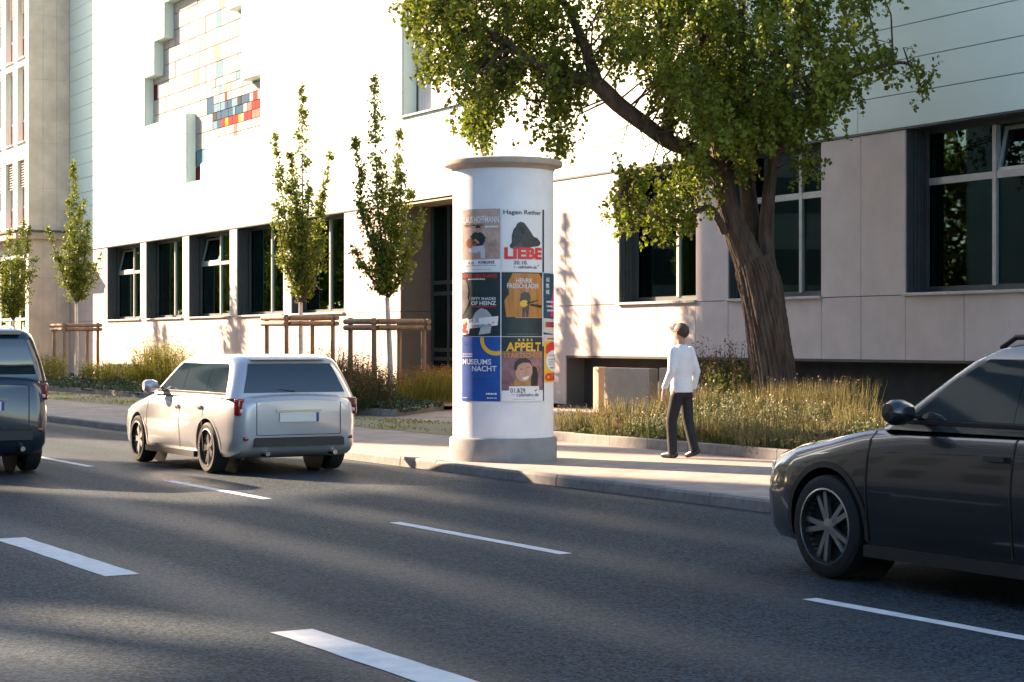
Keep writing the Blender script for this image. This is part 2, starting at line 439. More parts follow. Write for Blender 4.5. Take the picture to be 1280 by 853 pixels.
# upper cladding boards
JO = fa(1072)
joints = sorted(JO + 6.0 * k for k in range(-12, 8))
def split_at(x0, x1, js):
    xs = [x0] + [j for j in js if x0 + 0.15 < j < x1 - 0.15] + [x1]
    return list(zip(xs[:-1], xs[1:]))
G = 0.008
npan = 0
row = 0
h = A_TOP
while h < ROOF - 0.1:
    h1 = min(h + 0.6, ROOF)
    br = [h] + sorted({x for q in HOLES for x in q[2:] if h + 1e-4 < x < h1 - 1e-4}) + [h1]
    for s0, s1 in zip(br[:-1], br[1:]):
        if s1 - s0 < .016: continue
        for a0, a1 in rects_minus(s0, s1, A_L, A_R, HOLES):
            for p0, p1 in split_at(a0, a1, joints):
                g0 = G if abs(s0 - h) < 1e-6 else 0; g1 = G if abs(s1 - h1) < 1e-6 else 0
                MB().box(p0 + G, p1 - G, -0.002 + random.uniform(0, .003), 0.032, s0 + g0, s1 - g1).build('cladding_board', M_clad, bld)
                npan += 1
    h = h1; row += 1
print('cladding boards', npan)
# dark drip edge under the cladding
for a0, a1 in rects_minus(A_TOP - 0.05, A_TOP, A_L, A_R, [ENT]):
    MB().box(a0, a1, -0.02, 0.03, A_TOP - 0.035, A_TOP - 0.003).build('drip_edge', M_frame, bld)
# lower panels
def panel(a0, a1, h0, h1, m=None, y=0.0):
    MB().box(a0 + G, a1 - G, y + random.uniform(0, .003), 0.032 + y, h0 + G, h1 - G).build('wall_panel', m or M_panel, bld)
BASE_L, BASE_R = 0.76, 1.32
top = A_TOP - 0.04
# left of the first window
for a0, a1 in split_at(A_L, LW[0][0], [fa(100), fa(113), fa(124)]):
    panel(a0, a1, SILL - 0.03, top); panel(a0, a1, 0.3, SILL - 0.03)
for i, w in enumerate(LW):
    a0 = w[0]; a1 = LW[i+1][0] if i < 4 else fa(454.6)
    n = 4
    xs = [a0 + (a1 - a0) * k / n for k in range(n + 1)]
    for x0, x1 in zip(xs[:-1], xs[1:]): panel(x0, x1, BASE_L, SILL - 0.03)
    if i < 4: panel(w[1], LW[i+1][0], SILL - 0.03, top, M_pil)
for a0, a1 in ((LW[4][1], fa(454.6)), (fa(454.6), ENT[0])): panel(a0, a1, SILL - 0.03, top)
panel(fa(454.6), ENT[0], BASE_L - 0.5, SILL - 0.03)
for a0, a1 in split_at(ENT[1], RW[0][0], [fa(640), fa(675), fa(707), fa(739.5)]):
    panel(a0, a1, SILL - 0.03, top)
for a0, a1 in split_at(ENT[1], fa(707), [fa(640), fa(675)]): panel(a0, a1, 0.2, SILL - 0.03)
js = [fa(x) for x in (739.5, 773.5, 820.5, 869.6, 910, 968, 1026.5, 1076, 1131.5, 1205)] + [RW[2][1], 19.4, 20.6, 22.1, 23.6, 24.8, 26.3, 27.8]
for a0, a1 in split_at(fa(707), A_R, js): panel(a0, a1, BASE_R, SILL - 0.03)
panel(RW[0][1], RW[1][0], SILL - 0.03, top)
for a0, a1 in ((RW[1][1], fa(1076)), (fa(1076), RW[2][0]), (RW[2][1], 19.4), (19.4, 20.6), (23.6, 24.8), (27.8, A_R)): panel(a0, a1, SILL - 0.03, top)
# dark plinth under the panels is the core wall; a slim shadow-gap rail closes the panel foot
for a0, a1, hb in ((LW[0][0], fa(454.6), BASE_L), (fa(707), A_R, BASE_R)):
    MB().box(a0, a1, 0.005, 0.034, hb - 0.04, hb + 0.002).build('foot_rail', M_frame, bld)

# --- windows
def win(w, y=0.42, mull=(), transom=None, m_blind=None, vents=(), ribs=True, blind_from=None, fr=0.07, tm=None):
    a0, a1, h0, h1 = w
    tm = tm or M_frame
    b = MB()
    # outer frame
    b.box(a0 + .03, a0 + .03 + fr, y, y + .07, h0 + .02, h1 - .05); b.box(a1 - .03 - fr, a1 - .03, y, y + .07, h0 + .02, h1 - .05)
    b.box(a0 + .03 + fr, a1 - .03 - fr, y, y + .07, h1 - .05 - fr, h1 - .05); b.box(a0 + .03 + fr, a1 - .03 - fr, y, y + .07, h0 + .02, h0 + .02 + fr * 1.4)
    wo_ = b.build('window', M_frame, bld)
    # reveals
    MB().box(a0 + .001, a0 + .028, 0.0345, y + .1, h0, h1 - .036).build('reveal', M_frame, wo_)
    MB().box(a1 - .028, a1 - .001, 0.0345, y + .1, h0, h1 - .036).build('reveal', M_frame, wo_)
    MB().box(a0 + .03, a1 - .03, 0.0345, y + .1, h1 - .049, h1 - .036).build('soffit', M_frame, wo_)
    if ribs:
        for k in range(4):
            MB().box(a0 + .029, a0 + .05 + 0.01 * (k % 2), 0.07 + .085 * k, 0.10 + .085 * k, h0 + .004, h1 - .052).build('guide_rail', M_frame, wo_)
        MB().box(a0 + .029, a0 + .16, y - .07, y - .003, h0 + .004, h1 - .052).build('shutter_box', M_frame, wo_)
    MB().cham(a0 - .03, a1 + .05, -0.075, y + .02, h0 - .045, h0 + .004, 0.008).build('sill', M_alu, wo_)
    xs = [a0 + .03 + fr] + list(mull) + [a1 - .03 - fr]
    for x in mull:
        MB().box(x - .045, x + .045, y - .03, y + .075, h0 + .03 + fr, h1 - .052 - fr).build('mullion', tm, wo_)
    for i, (x0, x1) in enumerate(zip(xs[:-1], xs[1:])):
        p0 = x0 + (.046 if i else .001); p1 = x1 - (.046 if i < len(xs) - 2 else .001)
        zt = h1 - .052 - fr; zb = h0 + .02 + fr * 1.4
        if transom:
            MB().box(p0, p1, y - .02, y + .065, transom - .06, transom + .06).build('transom', M_alu, wo_)
            spans = [(zb, transom - .06), (transom + .06, zt)]
        else: spans = [(zb, zt)]
        for j, (z0, z1) in enumerate(spans):
            if (i, j) in vents:     # tilted-open vent light
                v = MB()
                cx = (p0 + p1) / 2; wd = (p1 - p0) / 2 - .01; hh = z1 - z0
                v.box(-wd, -wd + .06, 0, .05, 0, hh); v.box(wd - .06, wd, 0, .05, 0, hh); v.box(-wd + .06, wd - .06, 0, .05, 0, .06); v.box(-wd + .06, wd - .06, 0, .05, hh - .06, hh)
                vo = v.build('vent_light', M_alu, wo_); vo.location = (cx, y - .01, z0); vo.rotation_euler = (R(-13), 0, 0)
                g = MB().box(cx - wd + .06, cx + wd - .06, y + .02, y + .026, z0 + .06, z1 - .06).build('pane', M_glass, wo_)
                g.location = (0, 0, 0)
                # tilt the pane like its sash
                g.matrix_local = Matrix.Translation((0, y - .01, z0)) @ Matrix.Rotation(R(-13), 4, 'X') @ Matrix.Translation((0, -(y - .01), -z0))
            else:
                MB().box(p0, p1, y + .028, y + .034, z0 + .001, z1 - .001).build('pane', M_glass, wo_)
            if m_blind and (m_blind[i % len(m_blind)]):
                mm = m_blind[i % len(m_blind)]
                # pleated curtain just behind the glass
                n = 36; vs = []
                for k in range(n + 1):
                    xx = p0 + .02 + (p1 - p0 - .04) * k / n; yy = y + .17 + .03 * math.sin(k * 1.35) + random.uniform(-.006, .006)
                    vs += [(xx, yy, z0 + .05), (xx, yy, z1 + .02)]
                c = MB().add(vs, [(2*k, 2*k+2, 2*k+3, 2*k+1) for k in range(n)]).build('curtain', mm, wo_, smooth=60)
    return wo_
for i, w in enumerate(LW):
    L_ = w[1] - w[0]
    vent = {0: [(0, 1)], 2: [(0, 1)]}.get(i, [])
    win(w, 0.45, (w[0] + L_ * 0.5, w[0] + L_ * 0.84), 4.35 if i in (0, 2) else None, (None, M_curtain, None if i % 2 else M_curtain), vent, tm=M_alu)
for i, w in enumerate(RW):
    mu = {0: fa(850, .45), 2: fa(1246, .45)}.get(i, w[0] + (w[1] - w[0]) * 0.62)
    win(w, 0.42, (mu,), 4.46, (M_curtain, None) if i == 0 else None, [(1, 1)] if i == 2 else [], tm=M_alu)
# upper window with opaque white infill in place of glass
uw = win(UW, 0.42, (), None, None, [], ribs=False)
for ch in list(uw.children):
    if ch.name.startswith('pane'): ch.data.materials.clear(); ch.data.materials.append(M_white)
    if ch.name.startswith('pane'): ch.name = 'white_infill'
    if ch.name.startswith(('reveal', 'soffit')): ch.data.materials.clear(); ch.data.materials.append(M_clad)

# --- rooms behind the glass
b = MB()
b.box(A_L, A_R, 0.985, 6.0, SILL - 0.9, SILL - 0.6); b.box(A_L, A_R, 0.985, 6.0, A_TOP + .2, A_TOP + .45)
b.box(A_L, A_R, 6.0, 6.2, 0, ROOF - 0.3); b.box(A_L, A_R, 3.4, 3.5, SILL - .6, A_TOP + .2)
for x in (A_L, -34, -24.3, -14.5, ENT[0] - .3, ENT[1] + .1, 8.6, 13.4, 19.2, A_R - .2): b.box(x, x + .2, 0.985, 6.0, SILL - .6, A_TOP + .2)
b.build('room', M_room, bld)
# radiators and furniture glimpsed through the right windows
rad = MB()
for k in range(16): rad.box(14.9 + k * .16, 15.0 + k * .16, 1.05, 1.13, SILL - .35, SILL + .38)
rad.build('radiator', M_alu, bld)
cup = MB().box(16.0, 17.6, 2.6, 3.2, SILL - .6, SILL + 1.6); cup.box(15.98, 17.62, 2.55, 3.25, SILL + 1.6, SILL + 1.65)
cup.build('cupboard', mat('teal_cupboard', (0.03, 0.16, 0.15), 0.5), bld)
# --- entrance
e0, e1 = ENT[0], ENT[1]
ED = 0.95
for z0, z1 in ((0.1, SILL - .03), (SILL - .03, A_TOP - .05)):
    MB().box(e0 + .0005, e0 + .03, 0.036, ED, z0 + G, z1 - G).build('entrance_reveal', M_brown, bld)
    MB().box(e1 - .03, e1 - .0005, 0.036, ED, z0 + G, z1 - G).build('entrance_reveal', M_brown, bld)
MB().box(e0 + .031, e1 - .031, 0.036, ED, A_TOP - .08, A_TOP - .036).build('entrance_soffit', M_conc2, bld)
door = MB()
door.box(e0 + .031, e0 + .13, ED - .05, ED + .05, .12, A_TOP - .08); door.box(e1 - .13, e1 - .031, ED - .05, ED + .05, .12, A_TOP - .08)
nx = 5
for k in range(1, nx):
    x = e0 + .13 + (e1 - e0 - .26) * k / nx
    door.box(x - .04, x + .04, ED - .045, ED + .045, .12, A_TOP - .08)
for z in (1.18, 1.42, 2.95, 3.25):
    door.box(e0 + .13, e1 - .13, ED - .035, ED + .035, z - .05, z + .05)
dr = door.build('entrance_door', M_frame, bld)
for k in range(nx):
    x0 = e0 + .13 + (e1 - e0 - .26) * k / nx + (.041 if k else .001); x1 = e0 + .13 + (e1 - e0 - .26) * (k + 1) / nx - (.041 if k < nx - 1 else .001)
    MB().box(x0, x1, ED + .0, ED + .008, .14, A_TOP - .1).build('pane', M_glass, dr)
MB().box(e0, e1, 2.6, 2.7, 0, A_TOP).build('lobby_wall', M_room, bld)
# --- mosaic panes in the recess
cols = {'pale': (0.40, 0.385, 0.38), 'cream': (0.40, 0.33, 0.24), 'blue': (0.02, 0.075, 0.15), 'sky': (0.13, 0.24, 0.32), 'red': (0.34, 0.02, 0.022),
        'rose': (0.45, 0.15, 0.13), 'maroon': (0.12, 0.015, 0.025), 'yellow': (0.50, 0.27, 0.02), 'black': (0.03, 0.03, 0.035)}
MM = {k: mat('mosaic_' + k, v, 0.85, var=0.10, vscale=6, spec=0.08) for k, v in cols.items()}
MD = 0.37
mos = MB()
mrows = sorted({q[2] for q in MOS} | {q[3] for q in MOS})
zz = hK2
def mos_col(a, z):
    pxl = (a - aL1) / (aE - aL1); t = (z - hK2) / (hT3 - hK2)
    r = random.random()
    if a > aS and hB2 - 0.1 < z < hTP - 0.2 and a > aK2:
        u = (a - aK2) / (aE - aK2); v = (z - hB2) / (hTP - hB2)
        d = v + 0.25 * u
        if v < 0.30: return 'pale' if not (0.38 < u < 0.46) else 'rose'
        if u > 0.62 and v < 0.62: return 'red' if r < .75 else 'rose'
        if v < 0.46 and u > .2: return 'red' if r < .55 else ('yellow' if r < .72 else 'pale')
        if v < 0.85 and u < .7: return random.choice(['blue', 'blue', 'sky', 'pale', 'blue', 'black', 'sky'])
        if r < .16: return 'sky'
        if r < .22: return 'red'
        return 'pale'
    if a < aL3 + .4 and r < .12: return 'maroon'
    if z < hB2: return 'maroon' if r < .3 else 'sky'
    if a > fa(255) and r < .35: return random.choice(['sky', 'pale', 'cream'])
    if r < .05: return 'cream'
    return 'pale'
ncell = 0
def inside_mos(a, z): return any(q[0] < a < q[1] and q[2] < z < q[3] for q in MOS)
z = hK2
zrows = list(np.arange(hK2, hT3, 0.58))
for z0 in zrows:
    z1 = z0 + 0.58
    a = aL1
    while a < aE:
        wd = random.choice([.5, .62, .74]) if not (a > aK2 and z0 > hB2 - .3 and z0 < hTP) else random.choice([.26, .34, .42])
        a1 = a + wd
        if any(q[0] < a1 and q[1] > a and q[2] < z1 and q[3] > z0 for q in MOS):
            hv = 2 if (a > aK2 and hB2 - .3 < z0 < hTP) else 1
            for q_ in range(hv):
                za, zb_ = z0 + (z1 - z0) * q_ / hv, z0 + (z1 - z0) * (q_ + 1) / hv
                MB().box(a + .012, a1 - .012, MD - random.uniform(.012, .03), MD + .03, za + .012, zb_ - .012).build('mosaic_pane', MM[mos_col((a + a1) / 2, (za + zb_) / 2)], bld)
                ncell += 1
        a = a1
print('mosaic panes', ncell)
MB().box(aL1 - .3, aE + .3, MD + .031, MD + .09, hK2 - .3, hT3 + .3).build('mosaic_backing', M_core, bld)
# lining of the stepped recess (returns of the cladding)
lin = MB()
t = 0.02
edges_v = [(aL1, hB1, hT1, 1), (aL2, hT1, hT2, 1), (aL3, hT2, hT3, 1), (aS, hK2, hB1, 1), (aE, hB2, hTP, -1), (aN, hTP, hTN, -1), (aM, hTN, hT3, -1), (aK1, hK1, hB2, -1), (aK2, hK2, hK1, -1)]
edges_h = [(aL1, aL2, hT1, -1), (aL2, aL3, hT2, -1), (aL3, aM, hT3, -1), (aL1, aS, hB1, 1), (aK1, aE, hB2, 1), (aN, aE, hTP, -1), (aM, aN, hTN, -1), (aK2, aK1, hK1, 1), (aS, aK2, hK2, 1)]
for a, z0, z1, s in edges_v: lin.box(min(a, a + s*t), max(a, a + s*t), 0.033, MD + .03, z0, z1)
for a0, a1, z, s in edges_h: lin.box(a0, a1, 0.034, MD + .03, min(z, z + s*t), max(z, z + s*t))
lin.build('recess_lining', M_clad, bld)
# roof edge
MB().box(A_L, A_R, -0.05, 14, ROOF + .002, ROOF + .3).build('roof', M_alu, bld)
MB().box(A_R - .2, A_R, 1.0, 14, 0, ROOF).build('end_wall', M_panel, bld)

# concrete light-well walls in front of the plinth
for (p0, p1, py_, yy) in ((741.5, 748, 459, -0.9), (755, 811, 459.5, -0.9), (824, 836, 460, -0.9)):
    a0, a1 = fa(p0, yy), fa(p1, yy); zt = fh(p0, py_, yy)
    o = MB().cham(a0, a1, yy, yy + .22, 0.10, zt, 0.015).build('light_well_wall', M_conc2, None, None, (FO[0], FO[1], 0), FA)
    tag(o, {741.5: 'slim sandy concrete pier beside the light-well block under the panels', 755: 'broad sandy concrete light-well block before the dark plinth', 824: 'short sandy concrete wall end half behind the walking person'}[p0], 'wall')
# ================================================================ office block at the far left, projecting from the long building
PJ = -1.75
ob = thing('office_block', 'white rendered office block with maroon window panels and bare concrete flank', 'building', (FO[0], FO[1], 0), FA)
a_r = A_L - 0.004
a_l = -62.0
OB_TOP = 22.0
yP = PJ
wa = [(fa(-46, yP), fa(-37, yP)), (fa(-30, yP), fa(-21.5, yP)), (fa(-10, yP), fa(1.2, yP)), (fa(6.8, yP), fa(16.2, yP)), (fa(21.4, yP), fa(31, yP))]
# storeys measured on the strip at px 26
st = []
zb2, zt2 = fh(26, 178, yP), fh(26, 83.5, yP)
zb1, zt1 = fh(26, 283, yP), fh(26, 200, yP)
step = zb2 - zb1
for k in range(0, 5): st.append((zb1 + step * k, zt1 + (zt2 - zt1) * k if k < 2 else zt2 + step * (k - 1)))
oh = [(x0, x1, z0, z1) for x0, x1 in wa for z0, z1 in st]
gl = (a_l + 1, fa(34.0, yP) - .3, 0.1, 5.2)
oh2 = oh + [gl]
b = MB()
hs = sorted({0.0, OB_TOP} | {x for q in oh2 for x in q[2:]})
for h0, h1 in zip(hs[:-1], hs[1:]):
    if h1 - h0 < 1e-4 or h0 >= OB_TOP: continue
    for a0, a1 in rects_minus(h0, min(h1, OB_TOP), a_l, a_r - .031, oh2): b.box(a0, a1, yP, yP + .5, h0, min(h1, OB_TOP))
b.build('wall', M_white, ob)
MB().box(a_l, a_r - .031, yP + .505, 8, 0, OB_TOP - .01).build('inner_core', M_room, ob)
# concrete flank in cast panels
cw = [yP, yP + .62, yP + 1.2, -0.001]
z = 0.1; k = 0
while z < OB_TOP - .2:
    hh = random.choice([1.9, 2.3, 2.7]); z1 = min(z + hh, OB_TOP)
    for y0, y1 in zip(cw[:-1], cw[1:]):
        MB().box(a_r - .03, a_r - random.uniform(0, .004), y0 + .004, y1 - .004, z + .004, z1 - .004).build('concrete_panel', M_conc, ob)
    z = z1
MB().box(a_r - .06, a_r - .032, yP + .001, .0, .1, OB_TOP).build('flank_backing', M_core, ob)
for x0, x1, z0, z1 in oh:
    y = yP + .22
    f = MB(); f.box(x0, x0 + .07, y, y + .06, z0, z1); f.box(x1 - .07, x1, y, y + .06, z0, z1); f.box(x0 + .07, x1 - .07, y, y + .06, z1 - .07, z1)
    zs = z0 + (z1 - z0) * .30
    f.box(x0 + .07, x1 - .07, y, y + .06, zs - .05, zs + .05)
    w = f.build('window', M_white, ob)
    MB().box(x0 + .07, x1 - .07, y + .01, y + .05, z0, zs - .05).build('spandrel_panel', M_maroon, w)
    MB().box(x0 + .07, x1 - .07, y + .03, y + .04, zs + .05, z1 - .07).build('pane', M_glass, w)
    MB().box(x0 + .001, x1 - .001, y + .12, y + .16, z0, z1 - .01).build('inner_blind', M_brown, w)
    MB().cham(x0 - .05, x1 + .05, yP - .09, y - .001, z0 - .06, z0 + .004, .01).build('sill', M_white, w)
    if z0 > zb2 + 1 or z0 < zb2 - 1:
        zl = zs + (z1 - zs) * .38
        n = int((z1 - .08 - zl) / .11)
        for q in range(n):
            zc = z1 - .1 - q * .11
            MB().add([(x0 + .02, y - .10, zc - .035), (x1 - .02, y - .10, zc - .035), (x1 - .02, y - .02, zc + .02), (x0 + .02, y - .02, zc + .02),
                      (x0 + .02, y - .10, zc - .050), (x1 - .02, y - .10, zc - .050), (x1 - .02, y - .02, zc + .005), (x0 + .02, y - .02, zc + .005)],
                     [(0,1,2,3),(7,6,5,4),(0,4,5,1),(1,5,6,2),(2,6,7,3),(3,7,4,0)]).build('blind_slat', M_blind, w)
# ground floor glazing and canopy
f = MB()
n = 12
for k in range(n + 1):
    x = gl[0] + (gl[1] - gl[0]) * k / n
    f.box(x - .05, x + .05, yP + .2, yP + .3, .12, 5.2)
for zc in (1.1, 2.6, 5.15): f.box(gl[0] + .05, gl[1] - .05, yP + .21, yP + .29, zc - .05, zc + .05)
gw = f.build('shopfront', M_white, ob)
for k in range(n):
    x0 = gl[0] + (gl[1] - gl[0]) * k / n + .051; x1 = gl[0] + (gl[1] - gl[0]) * (k + 1) / n - .051
    MB().box(x0, x1, yP + .24, yP + .248, .13, 5.1).build('pane', M_glass, gw)
zc0, zc1 = fh(60, 299, -1.0), fh(60, 289, -1.0)
MB().box(a_l, a_r + .35, yP - .62, -0.02, zc0, zc1 - .06).build('canopy', M_conc2, ob)
MB().box(a_l, a_r + .42, yP - .69, -0.012, zc1 - .058, zc1 + .03).build('canopy_edge', M_frame, ob)
# ================================================================ advertising column
CCX, CCY, CR = -0.115, 25.0, 0.655
col_t = thing('advertising_column', 'round white advertising column with flat rim, grey base and pasted posters on the pavement', 'column', (CCX, CCY, PV))
M_shaft = mat('column_paint', (0.78, 0.78, 0.79), 0.55, var=0.06, vscale=3, bump=0.06, bscale=25)
M_cbase = mat('column_base_concrete', (0.26, 0.255, 0.25), 0.85, var=0.14, vscale=5, bump=0.25, bscale=60)
M_rim = mat('column_rim', (0.42, 0.35, 0.28), 0.7, var=0.14, vscale=5, bump=0.15, bscale=40)
ZT = EYE + (CY - 206) * CCY / F - PV          # rim level
MB().lathe([(0, .30), (CR, .30), (CR, ZT - .095), (0, ZT - .095)], 96).build('shaft', M_shaft, col_t, 40)
MB().lathe([(0, -.02), (.70, -.02), (.70, .275), (.688, .295), (.66, .299), (0, .299)], 72).build('base', M_cbase, col_t, 40)
MB().lathe([(0, ZT - .094), (.662, ZT - .094), (.672, ZT - .07), (.70, ZT - .045), (.765, ZT - .035), (.772, ZT - .02), (.772, ZT + .028), (.76, ZT + .038), (.70, ZT + .05), (0, ZT + .12)], 96).build('rim', M_rim, col_t, 40)

def on_cyl(bm, phi0, z0, off):
    """bend a flat bmesh (x=u along, y=v up) onto the column"""
    xs = [v.co.x for v in bm.verts]
    if not xs: return
    lo, hi = min(xs), max(xs)
    k = math.floor(lo / .03) + 1
    while k * .03 < hi:
        bmesh.ops.bisect_plane(bm, geom=list(bm.verts) + list(bm.edges) + list(bm.faces), plane_co=(k * .03, 0, 0), plane_no=(1, 0, 0))
        k += 1
    for v in bm.verts:
        ph = phi0 + v.co.x / CR
        r = CR + off
        v.co = (r * math.sin(ph), -r * math.cos(ph), z0 + v.co.y)
def bm_obj(bm, name, m, parent):
    me = bpy.data.meshes.new(name); bm.to_mesh(me); bm.free(); 
    return link(name, me, m, parent)
class Poster:
    def __init__(s, phi0, z0, w, h, m, label):
        s.phi0, s.z0, s.w, s.h = phi0, z0, w, h
        bm = bmesh.new()
        vs = [bm.verts.new(p) for p in ((0, 0, 0), (w, 0, 0), (w, h, 0), (0, h, 0))]; bm.faces.new(vs)
        on_cyl(bm, phi0, z0, .004)
        s.o = bm_obj(bm, 'poster', m, col_t); s.o['label'] = label
        s.n = 0
    def poly(s, pts, m, name='print', lvl=1):
        """polygon in poster fractions (0..1 from the lower left)"""
        bm = bmesh.new()
        vs = [bm.verts.new((p[0] * s.w, p[1] * s.h, 0)) for p in pts]
        f = bm.faces.new(vs); 
        if f.normal.z < 0 or True: bmesh.ops.recalc_face_normals(bm, faces=[f])
        bmesh.ops.triangulate(bm, faces=bm.faces[:])
        on_cyl(bm, s.phi0, s.z0, .004 + .0022 * lvl)
        return bm_obj(bm, name, m, s.o)
    def blob(s, cx, cy, rx, ry, m, name='print', lvl=1, n=20, a0=0, a1=360, rot=0):
        pts = []
        for k in range(n):
            t = R(a0 + (a1 - a0) * k / n); c, q = math.cos(R(rot)), math.sin(R(rot))
            x, y = rx * math.cos(t), ry * math.sin(t)
            pts.append((cx + x * c - y * q * 1.41, cy + (x * q / 1.41 + y * c)))
        return s.poly(pts, m, name, lvl)
    def text(s, body, x0, y0, x1, y1, m, lvl=2, bold=.02, shear=0.0, name='lettering', rot=0.0):
        cu = bpy.data.curves.new('lettering', 'FONT'); cu.body = body; cu.size = 1; cu.offset = bold; cu.shear = shear
        cu.resolution_u = 3; cu.dimensions = '2D'; cu.fill_mode = 'BOTH'
        to = bpy.data.objects.new('lettering', cu)
        me = bpy.data.meshes.new_from_object(to)
        bpy.data.objects.remove(to); bpy.data.curves.remove(cu)
        bm = bmesh.new(); bm.from_mesh(me); bpy.data.meshes.remove(me)
        if not bm.verts: bm.free(); return None
        xs = [v.co.x for v in bm.verts]; ys = [v.co.y for v in bm.verts]
        X0, X1, Y0, Y1 = min(xs), max(xs), min(ys), max(ys)
        for v in bm.verts:
            u = (v.co.x - X0) / (X1 - X0); w = (v.co.y - Y0) / (Y1 - Y0)
            x = x0 + (x1 - x0) * u; y = y0 + (y1 - y0) * w + rot * (x - x0)
            v.co = (x * s.w, y * s.h, 0)
        on_cyl(bm, s.phi0, s.z0, .004 + .0022 * lvl)
        return bm_obj(bm, name, m, s.o)
    def bars(s, rows, m, lvl=2):
        """unreadably small print, as thin bars"""
        b = bmesh.new()
        for (x0, x1, y, t) in rows:
            x = x0
            while x < x1:
                wd = random.uniform(.015, .05); xe = min(x1, x + wd)
                vs = [b.verts.new((px_ * s.w, py_ * s.h, 0)) for px_, py_ in ((x, y), (xe, y), (xe, y + t), (x, y + t))]; b.faces.new(vs)
                x = xe + .012
        on_cyl(b, s.phi0, s.z0, .004 + .0022 * lvl)
        return bm_obj(b, 'small_print', m, s.o)
def ink(name, c, rough=0.45, **k): return mat('ink_' + name, c, rough, bump=.12, bscale=7, **k)
I_white = ink('white', (.78, .78, .78)); I_black = ink('black', (.012, .013, .015)); I_red = ink('red', (.75, .03, .025))
I_sand = ink('sand', (.46, .33, .27), var=.22, vscale=9); I_skin = ink('skin', (.50, .27, .17)); I_darkgreen = ink('petrol', (.010, .028, .032), var=.3, vscale=6)
I_blue = ink('blue', (.012, .085, .36), var=.15, vscale=3); I_yellow = ink('yellow', (.85, .48, .03)); I_teal = ink('teal', (.02, .085, .13))
I_orange = ink('orange', (.60, .26, .05), col2=(.36, .13, .02), vscale=26, stretch=(1, 1, .06)); I_wood = ink('guitar', (.26, .09, .04)); I_grey = ink('grey', (.30, .30, .31))
I_pink = ink('pink', (.75, .02, .16)); I_plum = ink('plum', (.28, .14, .15), var=.4, vscale=7); I_lilac = ink('lilac', (.55, .53, .60)); I_hblue = ink('hint_blue', (.03, .13, .46))
I_gor = ink('ape_grey', (.035, .038, .036), var=.5, vscale=20); I_cream = ink('cream', (.68, .60, .52)); I_brownhair = ink('hair', (.03, .018, .012))
PW, PH = .594, .835
ph1, ph2, ph3 = math.asin((578.5 - 629) / 63.2), math.asin((627.3 - 629) / 63.2), math.asin((677.5 - 629) / 63.2)
zA = EYE + (CY - 502) * 24.38 / F - PV; zB = zA + .828; zC = zB + .818
# --- row 1
p = Poster(ph1, zC, PW * .965, .80, I_sand, 'sand coloured concert poster with seated guitarist')
p.text('KLAUS HOFFMANN', .03, .78, .97, .885, I_white, bold=.012)
p.bars([(.08, .62, .735, .018)], I_brownhair); p.bars([(.66, .95, .70, .03)], I_white)
p.poly([(.30, .22), (.92, .22), (.97, .34), (.90, .52), (.70, .48), (.55, .40)], ink('sand2', (.40, .26, .21), var=.3, vscale=12), 'print', 1)
p.poly([(.24, .37), (.42, .44), (.62, .42), (.66, .34), (.66, .215), (.56, .215), (.54, .33), (.46, .30), (.28, .31), (.22, .34)], I_lilac, 'figure', 2)
p.poly([(.28, .56), (.36, .62), (.44, .635), (.56, .63), (.64, .58), (.66, .50), (.60, .42), (.44, .41), (.42, .50), (.32, .52)], I_darkgreen, 'figure', 3)
p.blob(.49, .675, .055, .055, I_skin, 'figure', 4); p.poly([(.43, .68), (.44, .725), (.49, .745), (.545, .725), (.555, .68), (.53, .70), (.46, .70)], I_brownhair, 'figure', 5)
p.blob(.27, .46, .10, .075, I_wood, 'figure', 4); p.blob(.40, .465, .08, .055, I_wood, 'figure', 4)
p.poly([(.36, .475), (.68, .555), (.685, .535), (.36, .45)], I_brownhair, 'figure', 5); p.poly([(.40, .50), (.52, .44), (.53, .47), (.43, .53)], I_skin, 'figure', 6)
p.poly([(0, 0), (1, 0), (1, .20), (0, .19)], I_white, 'print', 1)
p.text('18 22', .22, .125, .38, .165, I_black, 3); p.text('KOBLENZ', .50, .13, .88, .175, I_black, 3, bold=.02)
p.bars([(.10, .92, .095, .012), (.15, .80, .035, .008)], I_grey, 3)
p = Poster(ph2, zC, PW * .985, .805, I_white, 'white poster with dark ape and red headline')
p.text('Hagen Rether', .04, .885, .95, .975, I_black, bold=.012)
p.poly([(.20, .37), (.17, .41), (.22, .46), (.22, .57), (.26, .67), (.31, .71), (.34, .76), (.41, .79), (.50, .775), (.58, .71), (.68, .62), (.74, .56), (.84, .54), (.93, .48), (.93, .44), (.86, .41), (.70, .395), (.50, .37)], I_gor, 'ape_figure', 1)
p.poly([(.37, .68), (.42, .72), (.50, .70), (.53, .62), (.50, .58), (.44, .60)], I_black, 'ape_figure', 2)
p.poly([(.22, .40), (.33, .42), (.42, .50), (.46, .40), (.40, .365), (.24, .36)], ink('ape_fore', (.06, .062, .06), var=.4, vscale=20), 'ape_figure', 2)
p.text('LIEBE', .06, .20, .97, .385, I_red, 3, bold=.045)
p.text('20.10.', .26, .115, .58, .175, I_black, 3, bold=.008); p.text('cafehahn.de', .36, .055, .82, .10, I_black, 3, bold=.008)
p.poly([(.82, .10), (.90, .125), (.86, .095)], I_red, 'print', 3); p.bars([(.26, .34, .075, .008), (.26, .34, .06, .008)], I_grey, 3)
bt = MB().box(-.009, .009, -.008, 0, 0, .80).build('poster_batten', I_darkgreen, col_t)
bt.location = ((CR + .006) * math.sin(ph3 + .015), -(CR + .006) * math.cos(ph3 + .015), zC); bt.rotation_euler = (0, 0, ph3)
